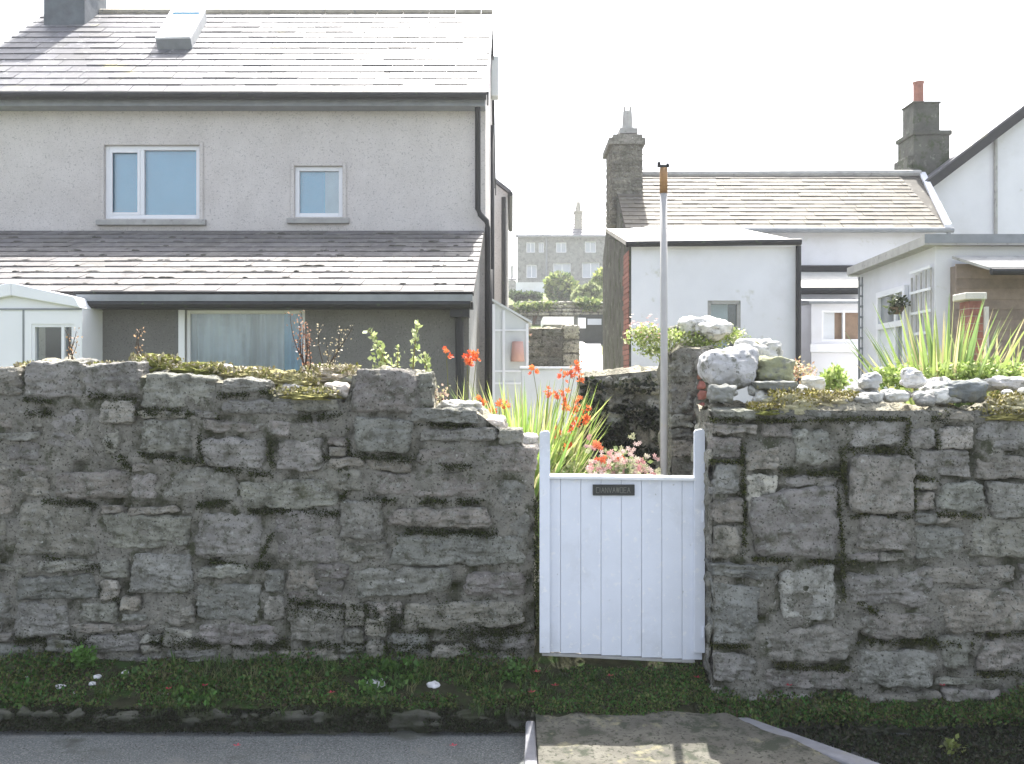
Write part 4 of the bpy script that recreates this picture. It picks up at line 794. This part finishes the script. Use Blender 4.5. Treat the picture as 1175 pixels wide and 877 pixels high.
q_ = M(); q_.hexa([(cr_e-.02, YE-.08, ceZ), (cr_e+.10, YE-.08, ceZ), (cr_r+.1, YRd, crZ), (cr_r-.02, YRd, crZ), (cr_e-.02, YE-.08, ceZ+.06), (cr_e+.10, YE-.08, ceZ+.06), (cr_r+.1, YRd, crZ+.06), (cr_r-.02, YRd, crZ+.06)]); q_.build('skew_coping', m_white, crf)
q_ = M(); q_.tube([(cgX+.1, YE-.1, ceZ-.05), (cr_e+.12, YE-.1, ceZ-.05)], .045, 8); q_.tube([(PX(1083, YE)+.05, YE-.08, ceZ-.05), (PX(1083, YE)+.05, YE-.02, .9)], .04, 8); q_.build('gutter', m_fascia, ct)
# stone gable + chimney
q_ = M(); q_.prism([(cgX, YE+.02, .6), (cgX, YE+.02, ceZ-.05), (cgX, YRd, crZ), (cgX, 20.98, ceZ-.05), (cgX, 20.98, .6)], (.4, 0, 0)); q_.build('gable_wall', m_sidestone, ct)
k0, k1 = PX(702, 18.2), PX(738, 18.2); st1 = M()
zz = crZ-1.1; random.seed(2)
st1.box((k0+.012, 18.205, zz), (k1-.012, 19.35, PZ(166, 18.2)), (.75, .75, .72))
while zz < PZ(168, 18.2):
    h = random.uniform(.05, .12)
    for yf in (18.215, ):
        x = k0
        while x < k1-.02:
            w = min(random.uniform(.08, .24), k1-x); w = k1-x if k1-x-w < .07 else w; t = random.uniform(.55, 1.0)
            stone(st1, (x+w/2, 18.30, zz+h/2), (w/2, .11+random.uniform(0, .02), h/2-.001), n=5, k=5, rough=.02, col=(t, t, t*.95)); x += w
    for y_ in np.arange(18.25, 19.2, .15): t = random.uniform(.6, 1.1); stone(st1, (k0+.06, y_+.07, zz+h/2), (.07, .08, h/2), n=4, k=5, col=(t, t, t*.95))
    zz += h
for (a, b_, zlo, zhi, gg) in ((k0-.06, k1+.04, 166, 159, 0), (k0+.02, k1-.02, 159, 155, 0)): st1.box((a, 18.14, PZ(zlo, 18.2)), (b_, 19.4, PZ(zhi, 18.2)), (.9, .9, .9))
sto = st1.build('chimney', m_stone, ct, bevel=0)
q_ = M(); x0_, x1_ = PX(711, 18.5), PX(729, 18.5); q_.box((x0_-.02, 18.3, PZ(156, 18.5)), (x1_+.02, 18.8, PZ(150, 18.5))); xc = (x0_+x1_)/2
q_.tube([(xc, 18.5, PZ(150, 18.5)), (xc, 18.5, PZ(128, 18.5))], [.11, .085], 12); q_.box((xc-.075, 18.45, PZ(128, 18.5)), (xc-.045, 18.55, PZ(123, 18.5))); q_.box((xc+.04, 18.45, PZ(128, 18.5)), (xc+.07, 18.55, PZ(123, 18.5))); q_.build('chimney_pot', m_cement, sto, smooth=False)
# right chimney
k0, k1 = PX(1046, 19.3), PX(1086, 19.3); q_ = M(); yy0 = 19.15
q_.box((k0-.02, yy0, 4.8), (k1, yy0+.8, PZ(157, 19.3)), (1, 1, 1)); q_.box((k0-.12, yy0+.05, 5.2), (k0-.02, yy0+.75, PZ(180, 19.3))); q_.box((k0-.05, yy0-.04, PZ(157, 19.3)), (k1+.03, yy0+.84, PZ(152, 19.3)))
q_.box((PX(1046, 19.3), yy0+.05, PZ(152, 19.3)), (PX(1076, 19.3), yy0+.6, PZ(120, 19.3))); q_.box((PX(1045, 19.3)-.01, yy0+.03, PZ(120, 19.3)), (PX(1077, 19.3)+.01, yy0+.62, PZ(118, 19.3)))
co_ = q_.build('chimney', m_sidestone, ct, bevel=.015)
q_ = M(); xc = PX(1057.5, 19.3); q_.tube([(xc, yy0+.3, PZ(119, 19.3)), (xc, yy0+.3, PZ(94, 19.3)), (xc, yy0+.3, PZ(92, 19.3))], [.10, .10, .12], 12); q_.build('chimney_pot', m_pot, co_)
# annex
ax0, ax1 = PX(722, YA), PX(914, YA); az = PZ(283, YA); aw = win_box(812, 345, 850, 420, YA)
q_ = M(); wall_holes(q_, ax0+.03, ax1, .7, az, YA, [aw], .25); q_.box((ax1-.25, YA+.252, .7), (ax1, YE+.1, az)); q_.build('annex_wall', m_white, ct)
q_ = M(); frame_rect(q_, *aw, YA+.05, .05, .07, []); wo = q_.build('window', m_cement, ct); q_ = M(); q_.box((aw[0]+.04, YA+.052, aw[1]), (aw[2]-.04, YA+.06, aw[3]-.04)); q_.build('pane', m_glass, wo)
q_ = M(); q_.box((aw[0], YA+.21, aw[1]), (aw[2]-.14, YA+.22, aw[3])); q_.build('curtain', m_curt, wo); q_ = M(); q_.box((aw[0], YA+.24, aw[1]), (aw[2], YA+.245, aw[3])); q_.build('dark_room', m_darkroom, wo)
q_ = M(); q_.prism([(ax0, YA+.0, .7), (ax0, YA+.0, az), (ax0, YE+.0, PZ(272, YE)), (ax0, YE+.0, .7)], (.027, 0, 0)); q_.build('annex_side', m_sidestone, ct)
bq = M(); z = .8
while z < az-.05:
    w = random.choice([.22, .34]); t = random.uniform(.8, 1.2); bq.box((ax0-.012, YA+.004, z), (ax0-.001, YA+w+.4, z+.065), (t, t, t)); z += .075
bq.build('brick_quoins', m_brick, ct)
q_ = M(); zb_ = PZ(263, YE); q_.hexa([(ax0-.05, YA-.08, az+.0), (ax1+.04, YA-.08, az), (ax1-.1, YE-.06, zb_-.06), (ax0-.05, YE-.06, zb_-.06), (ax0-.05, YA-.08, az+.07), (ax1+.04, YA-.08, az+.07), (ax1-.1, YE-.06, zb_), (ax0-.05, YE-.06, zb_)]); q_.build('annex_roof', m_path, ct)
q_ = M(); q_.tube([(ax0-.06, YA-.12, az+.02), (ax1+.03, YA-.12, az+.05)], .045, 8); q_.tube([(ax1+.01, YA-.06, az), (ax1+.01, YA-.05, .8)], .04, 8); q_.build('annex_gutter', m_gutter, ct)
# link + porch
YB = 15.6; q_ = M(); lx0_, lx1_ = PX(905, YB), PX(1010, YB); q_.box((lx0_, YB, .8), (lx1_, YE+.1, PZ(337, YB))); q_.build('link_wall', m_white, ct)
q_ = M(); zt = PZ(312, YE); zl_ = PZ(333, YB); q_.hexa([(lx0_, YB-.1, zl_-.03), (lx1_, YB-.1, zl_-.03), (lx1_, YE+.1, zt-.03), (lx0_, YE+.1, zt-.03), (lx0_, YB-.1, zl_+.01), (lx1_, YB-.1, zl_+.01), (lx1_, YE+.1, zt+.01), (lx0_, YE+.1, zt+.01)]); q_.build('link_roof', m_path, ct)
q_ = M(); q_.tube([(lx0_, YB-.13, zl_-.02), (lx1_, YB-.13, zl_-.02)], .06, 8); q_.box((PX(917, YE), YE+.08, PZ(312, YE)+.012), (PX(1010, YE), YE+.118, PZ(304, YE))); q_.build('link_gutter', m_gutter, ct)
YQ = 14.7; bx0, bx1 = PX(931, YQ), PX(1005, YQ); bw = win_box(943, 356, 1000, 392, YQ); zt = PZ(349, YQ)
q_ = M(); wall_holes(q_, bx0, bx1, .8, zt, YQ, [bw], .12)
q_.prism([(bx0, YQ+.001, .8), (bx0-.12, YQ+.7, .8), (bx0-.12, YQ+.7, zt), (bx0, YQ+.001, zt)], (.08, .04, 0)); pb = q_.build('bay', m_white, ct)
q_ = M(); q_.hexa([(bx0-.06, YQ-.08, zt), (bx1, YQ-.08, zt), (bx1, YB, zt+.1), (bx0-.2, YB, zt+.1), (bx0-.06, YQ-.08, zt+.04), (bx1, YQ-.08, zt+.04), (bx1, YB, zt+.16), (bx0-.2, YB, zt+.16)]); q_.build('bay_roof', m_fascia, pb)
q_ = M(); q_.box((bx0-.03, YQ-.05, PZ(404, YQ)), (bx1, YQ-.002, PZ(395, YQ))); q_.build('bay_sill', m_upvc, pb)
q_ = M(); frame_rect(q_, *bw, YQ+.05, .035, .05, [PX(969, YQ)]); q_.build('bay_window', m_upvc, pb)
q_ = M(); q_.box((bw[0], YQ+.1, bw[1]), (PX(960, YQ), YQ+.11, bw[3])); q_.build('window_backing', m_curt, pb); q_ = M(); q_.box((PX(958, YQ), YQ+.112, bw[1]), (bw[2], YQ+.118, bw[3])); q_.build('wood_shutter', mat('brown_wood', (.22, .15, .10), .7, .2, 8, .2), pb)
q_ = M(); q_.tube([(PX(916, YQ), YQ, zt+.2), (PX(916, YQ), YQ, .9)], .04, 8); q_.box((PX(911, 14.4), 14.4, 1.), (PX(918, 14.4), 14.5, PZ(322, 14.4))); q_.build('black_pipe', m_gutter, ct)

# ------------------------------------------------------------------ tall white house at right
YT = 18.8; tx = PX(1062, YT); tzl = PZ(214, YT); ap = (12.6, tzl+(12.6-tx)*.76)
th_ = thing('white_house', (12, YT, 1), 'tall white gabled house at the right edge, dark bargeboard on its roof', 'house')
q_ = M(); q_.prism([(tx, YT, .8), (2*ap[0]-tx, YT, .8), (2*ap[0]-tx, YT, tzl), (ap[0], YT, ap[1]), (tx, YT, tzl)], (0, 7, 0)); q_.build('wall', m_white, th_)
for sg in (1, -1):
    q_ = M(); xe = tx-.12 if sg > 0 else 2*ap[0]-tx+.12; ze = tzl-.09
    q_.hexa([(xe, YT-.2, ze+.02), (ap[0], YT-.2, ap[1]+.02), (ap[0], YT+7.2, ap[1]+.02), (xe, YT+7.2, ze+.02), (xe, YT-.2, ze+.14), (ap[0], YT-.2, ap[1]+.14), (ap[0], YT+7.2, ap[1]+.14), (xe, YT+7.2, ze+.14)]); q_.build('roof', m_slate, th_)
    q_ = M(); q_.hexa([(xe, YT-.225, ze-.10), (ap[0], YT-.225, ap[1]-.10), (ap[0], YT-.203, ap[1]-.10), (xe, YT-.203, ze-.10), (xe, YT-.225, ze+.10), (ap[0], YT-.225, ap[1]+.10), (ap[0], YT-.203, ap[1]+.10), (xe, YT-.203, ze+.10)]); q_.build('bargeboard', m_gutter, th_)
q_ = M(); xq = PX(1141, YT); q_.tube([(xq, YT-.05, PZ(160, YT)), (xq, YT-.05, 1)], .035, 8); q_.build('downpipe', m_cement, th_)

# extension
YN, YFx = 10.5, 13.3; ex = PX(1073, YN); exf = PX(985, YFx); ezt = PZ(283, YN)
ext = thing('flat_roofed_extension', (6, 12, .6), 'flat-roofed white extension with glazed side door, right of the cottage', 'extension')
q_ = M(); q_.prism([(ex, YN, .5), (9.5, YN, .5), (9.5, YN+3.5, .5), (exf, YFx, .5)], (0, 0, ezt-.5)); q_.build('wall', m_white, ext)
q_ = M(); q_.prism([(ex-.16, YN-.12, ezt), (9.6, YN-.12, ezt), (9.6, YN+3.6, ezt), (exf-.14, YFx+.05, ezt)], (0, 0, .10)); q_.build('roof', m_cement, ext)
q_ = M(); q_.prism([(ex-.165, YN-.128, ezt+.02), (9.6, YN-.128, ezt+.02), (9.6, YN-.121, ezt+.02), (ex-.165, YN-.121, ezt+.02)], (0, 0, .095)); q_.build('fascia', m_fascia, ext)
q_ = M(); q_.box((exf-.14, YFx+.0, ezt-.02), (exf+.1, YFx+.04, ezt+.09)); q_.build('end_trim', m_upvc, ext)
# local frame along side wall
D = np.array([exf-ex, YFx-YN, 0]); Ls = np.linalg.norm(D); D /= Ls; O_ = np.array([-D[1], D[0], 0])  # outward (towards -x)
def side(u, z, o): return np.array([ex, YN, 0])+D*u+O_*o+np.array([0, 0, z])
def side_u(px): # ray intersect side plane
    k = (px-CX)/F; return (k*YN-ex)/(D[0]-k*D[1])
def sbox(mb, u0, u1, z0, z1, o0, o1, col=(1, 1, 1)): mb.hexa([side(u0, z0, o1), side(u1, z0, o1), side(u1, z0, o0), side(u0, z0, o0), side(u0, z1, o1), side(u1, z1, o1), side(u1, z1, o0), side(u0, z1, o0)], col)
u0, u1 = side_u(1041), side_u(1011); zt = ezt-.33
q_ = M(); sbox(q_, u0-.05, u0+.03, .6, zt, .003, .05); sbox(q_, u1-.03, u1+.05, .6, zt, .003, .05); sbox(q_, u0+.03, u1-.03, zt-.07, zt, .003, .05); sbox(q_, u0+.03, u1-.03, zt-.47, zt-.40, .003, .05); um = u0+(u1-u0)*.32; sbox(q_, um-.03, um+.03, .6, zt-.07, .003, .045); dr = q_.build('door', m_upvc, ext)
q_ = M(); sbox(q_, um+.03, u1-.03, zt-.40, zt-.07, .004, .012); sbox(q_, u0+.03, um-.03, zt-1.6, zt-.07, .004, .012); q_.build('pane', mat('dim_glass', (.16, .18, .19), .08, .2, 3, 0, spec=.8), dr)
q_ = M(); sbox(q_, um+.03, u1-.03, .6, zt-.47, .004, .02); q_.build('door_panel', m_curt, dr)
tr1 = thing('trellis', tuple(side(side_u(1060), .8, .05)), 'white wooden trellis on the extension side wall next to its corner', 'trellis'); q_ = M(); u0, u1 = side_u(1071), side_u(1049)
for i in range(5): u = u0+(u1-u0)*i/4; sbox(q_, u-.014, u+.014, .8, ezt-.22-.05*i/4, .02, .034)
q_.build('upright', m_cement, tr1); q_ = M()
for j in range(9): z = .95+j*.235; sbox(q_, u0-.02, u1+.02, z, z+.03, .035, .048)
q_.build('rung', m_upvc, tr1)
tr2 = thing('trellis', (PX(989, 13.1), 13.1, .8), 'narrow dark trellis at the far corner of the extension beside the porch', 'trellis'); q_ = M()
for px in (986, 990, 994): q_.box((PX(px, 13.1)-.012, 13.1, .8), (PX(px, 13.1)+.012, 13.115, PZ(318, 13.1)))
for py in range(328, 430, 12): q_.box((PX(985, 13.1), 13.085, PZ(py, 13.1)-.014), (PX(996, 13.1), 13.099, PZ(py, 13.1)+.014))
q_.build('lattice', m_fascia, tr2)
wr_ = M(); c = side(side_u(1046), PZ(352, 11.4), .16); cloud(wr_, tuple(c), (.11, .11, .11), 260, .05, [(.05,.07,.03),(.09,.11,.05),(.03,.04,.02)], .1, 4); 
hb = thing('wall_planter', tuple(c-np.array([0, 0, .1])), 'small round dark-green hanging plant on the wall beside the extension door', 'hanging plant'); wr_.build('leaves', m_leaf, hb); q_ = M(); q_.tube([c-np.array([0, 0, .1]), c-np.array([0, 0, .02])], [.04, .09], 10); q_.build('pot', m_twig, hb)
# shed
YSd = 10.36; sd = thing('shed', (5.6, YSd, .5), 'grey-brown boarded shed with pale sloping roof at the right edge', 'shed'); sx0 = PX(1097, YSd)
q_ = M(); z = .5; random.seed(6)
while z < PZ(303, YSd)-.02:
    t = random.uniform(.8, 1.15); zz2 = min(z+.11, PZ(303, YSd)); q_.hexa([(sx0, YSd-.012, z), (8, YSd-.012, z), (8, YSd+.02, z), (sx0, YSd+.02, z), (sx0, YSd, zz2), (8, YSd, zz2), (8, YSd+.02, zz2), (sx0, YSd+.02, zz2)], (t, t, t)); z += .11
q_.box((sx0, YSd+.021, .5), (8, YN-.004, PZ(303, YSd)-.02), (.9, .9, .9)); q_.build('board_wall', m_wood, sd)
q_ = M(); zr0, zr1 = PZ(310, 9.95), PZ(297, YN-.15); xa, xb = PX(1135, 9.95), PX(1093, YN-.15)
q_.hexa([(xa, 9.95, zr0), (8.1, 9.95, zr0), (8.1, YN-.14, zr1), (xb, YN-.14, zr1), (xa, 9.95, zr0+.03), (8.1, 9.95, zr0+.03), (8.1, YN-.14, zr1+.03), (xb, YN-.14, zr1+.03)])
q_.build('roof', m_cement, sd); q_ = M(); q_.tube([(xa, 9.91, zr0-.02), (8.1, 9.91, zr0-.02)], .035, 8); q_.build('gutter', m_gutter, sd)
bp = thing('brick_pier', (PX(1118, 9.2), 9.2, .5), 'red brick pier with pale capstone in front of the shed', 'pier'); q_ = M(); x0_, x1_ = PX(1112, 9.2), PX(1128, 9.2); z = .5
while z < PZ(344, 9.2)-.01:
    t = random.uniform(.8, 1.25); q_.box((x0_+random.uniform(0, .004), 9.2, z), (x1_, 9.4, z+.062), (t, t, t)); q_.box((x0_+.006, 9.206, z+.062), (x1_-.006, 9.394, z+.072), (1.2, 2.4, 2.6)); z += .072
q_.build('brickwork', m_brick, bp); q_ = M(); q_.box((x0_-.05, 9.16, PZ(344, 9.2)), (x1_+.02, 9.44, PZ(336, 9.2))); q_.build('capstone', m_path, bp, bevel=.008)
fp = M(); fp.box((PX(1131, 9.1), 9.1, .5), (PX(1135, 9.1), 9.14, PZ(352, 9.1))); tag(fp.build('timber_post', m_path, bevel=.004), 'thin pale timber post right of the brick pier', 'post')

# ------------------------------------------------------------------ far background
YF = 95; tc_ = thing('stone_terrace_house', (PX(650, YF), YF, 10.2), 'far two-storey grey stone terrace with pale windows on the hillside', 'house')
fx0, fx1 = PX(594, YF), PX(740, YF); fe, fr = PZ(272, YF), PZ(243, YF+4); holes = []
for (a, b_, c, d) in [(604,278,614,290),(618,278,624,290),(638,278,650,290),(671,277,684,290),(604,304,616,319),(635,302,655,319),(668,301,688,319),(700,278,712,290),(700,302,714,319)]: holes.append(win_box(a, b_, c, d, YF))
q_ = M(); wall_holes(q_, fx0, fx1, 9.5, fe, YF, holes, .4); q_.box((fx0, YF+.42, 9.5), (fx1, YF+8, fe)); q_.build('wall', m_farstone, tc_)
for h in holes:
    q_ = M(); frame_rect(q_, *h, YF+.2, .09, .1, [(h[0]+h[2])/2]); wo = q_.build('window', m_upvc, tc_); q_ = M(); q_.box((h[0], YF+.25, h[1]), (h[2], YF+.3, h[3])); q_.build('pane', m_farglass, wo)
q_ = M(); q_.hexa([(fx0-.2, YF-.3, fe-.1), (fx1, YF-.3, fe-.1), (fx1, YF+4, fr), (fx0-.2, YF+4, fr), (fx0-.2, YF-.3, fe+.1), (fx1, YF-.3, fe+.1), (fx1, YF+4, fr+.2), (fx0-.2, YF+4, fr+.2)]); 
slates(q_, (fx0-.2, YF-.35, fe+.12), (1, 0, 0), (0, 4.3, fr-fe+.1), fx1-fx0+.2, math.hypot(4.3, fr-fe+.1), 1.1, .55, .03, 14, tint=.1); rfo2 = q_.build('roof', m_slate, tc_)
q_ = M(); x0_, x1_ = PX(660, YF), PX(668.5, YF); q_.box((x0_, YF+.6, fe), (x1_, YF+1.5, PZ(243, YF))); q_.box((x0_-.08, YF+.5, PZ(243, YF)), (x1_+.08, YF+1.6, PZ(241, YF))); q_.tube([((x0_+x1_)/2, YF+1, PZ(241, YF)), ((x0_+x1_)/2, YF+1, PZ(230, YF))], [.3, .18], 8); q_.build('chimney', m_ridge, rfo2)
q_ = M(); q_.tube([(PX(627, YF), YF-.08, fe), (PX(627, YF), YF-.08, 10)], .09, 6); q_.tube([(fx0, YF-.4, fe), (fx1, YF-.4, fe)], .12, 6); q_.build('downpipe', m_fascia, tc_)
# small far house left
f2 = thing('far_house', (PX(585, 120), 120, 12), 'tiny distant grey house with a chimney, left of the stone terrace', 'house'); q_ = M(); q_.box((PX(570, 120), 120, 11.8), (PX(592, 120), 126, PZ(322, 120))); q_.build('wall', m_farstone, f2); q_ = M(); q_.box((PX(586, 120), 121, PZ(322, 120)), (PX(589, 120), 122, PZ(303, 120))); q_.build('chimney', m_cement, f2)
q_ = M(); q_.prism([(PX(569, 120), 119.8, PZ(322, 120)), (PX(593, 120), 119.8, PZ(322, 120)), (PX(593, 120), 123, PZ(316, 120)), (PX(569, 120), 123, PZ(316, 120))], (0, 0, .2)); q_.build('roof', m_slate, f2)
lw = M(); lw.box((PX(592, 88), 88, 9.5), (PX(645, 88), 88.3, PZ(324, 88))); tag(lw.build('garden_wall', m_white), 'pale wall below the far stone terrace', 'wall')
def bush(px, py, rx_, rz_, Y, label, cols, n=2600, size=.3, name='bush'):
    c = P(px, py, Y); r_ = thing(name, (c[0], Y, float(H(Y))), label, 'bush'); mb = M(); s = Y/F; tw = M()
    for i in range(5):
        a = random.uniform(-1, 1)*rx_*s*.55; b2 = random.uniform(-.4, .5)*rz_*s; cloud(mb, (c[0]+a, Y+random.uniform(-1, 1)*rx_*s*.3, c[2]+b2), (rx_*s*.55, rx_*s*.5, rz_*s*.6), n//5, size, cols, .1, i*5+int(px))
    mb.build('leaves', m_leaf, r_); base = np.array([c[0], Y, float(H(Y))])
    for i in range(4): tw.tube([base, np.array(c)+np.array([random.uniform(-.4, .4)*rx_*s, 0, 0])], [.06*s*20, .02*s*20], 6)
    tw.build('branches', m_twig, r_)
FG = [(.16,.22,.07),(.24,.28,.10),(.10,.15,.05),(.30,.33,.14)]
random.seed(17)
bush(645, 334, 24, 20, 60, 'large round bush in front of the far stone terrace', FG, 5000, .42)
bush(672, 342, 16, 14, 52, 'pale round bush right of the large one on the hillside', [(.26,.30,.14),(.32,.35,.18),(.16,.2,.08)], 2600, .35)
bush(692, 322, 9, 14, 58, 'yellow-green bush against the stone gable', [(.34,.38,.12),(.24,.30,.08)], 1600, .32)
bush(603, 341, 20, 6, 56, 'dark clipped hedge left of the large round bush', [(.05,.08,.03),(.09,.13,.05)], 2600, .22, 'hedge')
bush(612, 352, 24, 5, 42, 'pale trailing shrubs along the top of the retaining wall', FG, 2200, .2)
bush(680, 350, 20, 5, 42, 'green trailing shrubs on the retaining wall beside the cottage gable', FG, 1800, .2)
bush(596, 392, 9, 20, 20.5, 'reddish-brown bush left of the far stone wall, behind the greenhouse', [(.22,.14,.11),(.2,.2,.1),(.12,.12,.06)], 1800, .1)
Yw = 42; rw = M(); random.seed(4)
for j in range(4):
    x = PX(596, Yw)
    while x < PX(712, Yw): w = random.uniform(.25, .55); t = random.uniform(1.2, 2.4); stone(rw, (x+w/2, Yw, PZ(358, Yw)+j*.16-.1), (w/2, .2, .075), n=4, k=4, col=(t, t*.95, t*.88)); x += w
rw.box((PX(560, Yw), Yw+.1, 3), (PX(712, Yw), Yw+.4, PZ(350, Yw))); tag(rw.build('retaining_wall', m_stone), 'pinkish stone retaining wall below the shrubs on the hillside', 'wall')
Yq = 22.5; qx0, qx1 = PX(604, Yq), PX(665, Yq)
rubble('stone_wall', 'weathered stone wall with square end pier across the far garden', qx0, qx1, [(qx0, PZ(376, Yq)), (PX(645, Yq), PZ(376, Yq)), (PX(646, Yq), PZ(372, Yq)), (qx1, PZ(373, Yq))], 1.7, Yq, Yq+.4, [(PX(646, Yq), PZ(390, Yq), qx1, PZ(373, Yq), 2.2, .05), (PX(646, Yq), PZ(405, Yq), qx1, PZ(391, Yq), 2.0, .05), (PX(646, Yq), PZ(421, Yq), qx1, PZ(406, Yq), 2.1, .05)], 51, cell=.06, rough=.03)
sm_ = M(); sm_.box((PX(624, 30), 30, 2.5), (PX(657, 30), 32, PZ(372, 30))); ob = M(); 
ow = thing('outbuilding', (PX(640, 30), 30, 2.3), 'low outbuilding with bright white roof edge behind the far stone wall', 'outbuilding'); sm_.build('wall', m_farstone, ow); ob.box((PX(623, 30), 29.8, PZ(373, 30)), (PX(658, 30), 32.2, PZ(364, 30))); ob.build('roof_edge', m_upvc, ow)
dg = thing('garage', (PX(681, 34), 34, 2.9), 'dark garage with a pale sign between the far wall and the stone gable', 'garage'); q_ = M(); q_.box((PX(664, 34), 34, 2.4), (PX(716, 34), 37, PZ(361, 34))); q_.build('wall', m_darkroom, dg)
q_ = M(); q_.box((PX(674, 34), 33.95, PZ(373, 34)), (PX(690, 34), 33.99, PZ(366, 34))); q_.build('sign', m_farglass, dg); q_ = M(); q_.box((PX(663, 34), 33.9, PZ(377, 34)), (PX(672, 34), 33.95, PZ(365, 34))); q_.build('door', m_upvc, dg)

# ------------------------------------------------------------------ air
hz = M(); hz.box((-2600, -70, -1.5), (2600, 3050, 30)); mh = bpy.data.materials.new('haze'); mh.use_nodes = True; n_ = mh.node_tree.nodes; n_.remove(n_['Principled BSDF']); v_ = n_.new('ShaderNodeVolumePrincipled'); v_.inputs['Color'].default_value = (.95, .96, 1, 1); v_.inputs['Density'].default_value = .0012; v_.inputs['Anisotropy'].default_value = .3; mh.node_tree.links.new(v_.outputs[0], n_['Material Output'].inputs['Volume'])
hz.build('haze', mh, origin=(0, 0, 0))['kind'] = 'stuff'
# ------------------------------------------------------------------ camera, light, world
cam = bpy.data.cameras.new('camera'); co = bpy.data.objects.new('camera', cam); C.objects.link(co); co.location = (0, 0, CZ); co.rotation_euler = (R(90), 0, 0)
cam.sensor_width = 36; cam.lens = 36*F/1175; cam.clip_end = 6000; cam.clip_start = .05; S.camera = co
EL, AZ = R(57.5), R(6)   # sun ahead of the camera, slightly to the right
sd_ = np.array([sin(AZ)*cos(EL), cos(AZ)*cos(EL), sin(EL)])
sun = bpy.data.lights.new('sun', 'SUN'); sun.energy = 5; sun.angle = R(.5); sun.color = (1, .96, .9); so = bpy.data.objects.new('sun', sun); C.objects.link(so)
from mathutils import Vector
so.rotation_euler = Vector(sd_).to_track_quat('Z', 'Y').to_euler()
W = bpy.data.worlds.new('World'); S.world = W; W.use_nodes = True; N = W.node_tree.nodes; L = W.node_tree.links
sk = N.new('ShaderNodeTexSky'); sk.sky_type = 'NISHITA'; sk.sun_disc = False; sk.sun_elevation = EL; sk.sun_rotation = AZ; sk.dust_density = 4; sk.air_density = 1.0; sk.ozone_density = 1
hs_ = N.new('ShaderNodeHueSaturation'); hs_.inputs['Saturation'].default_value = .55; L.new(sk.outputs[0], hs_.inputs['Color']); L.new(hs_.outputs[0], N['Background'].inputs[0]); N['Background'].inputs[1].default_value = .15
S.view_settings.view_transform = 'Standard'; S.view_settings.look = 'None'; S.view_settings.gamma = 1; S.view_settings.exposure = 1.75
S.render.engine = 'CYCLES'
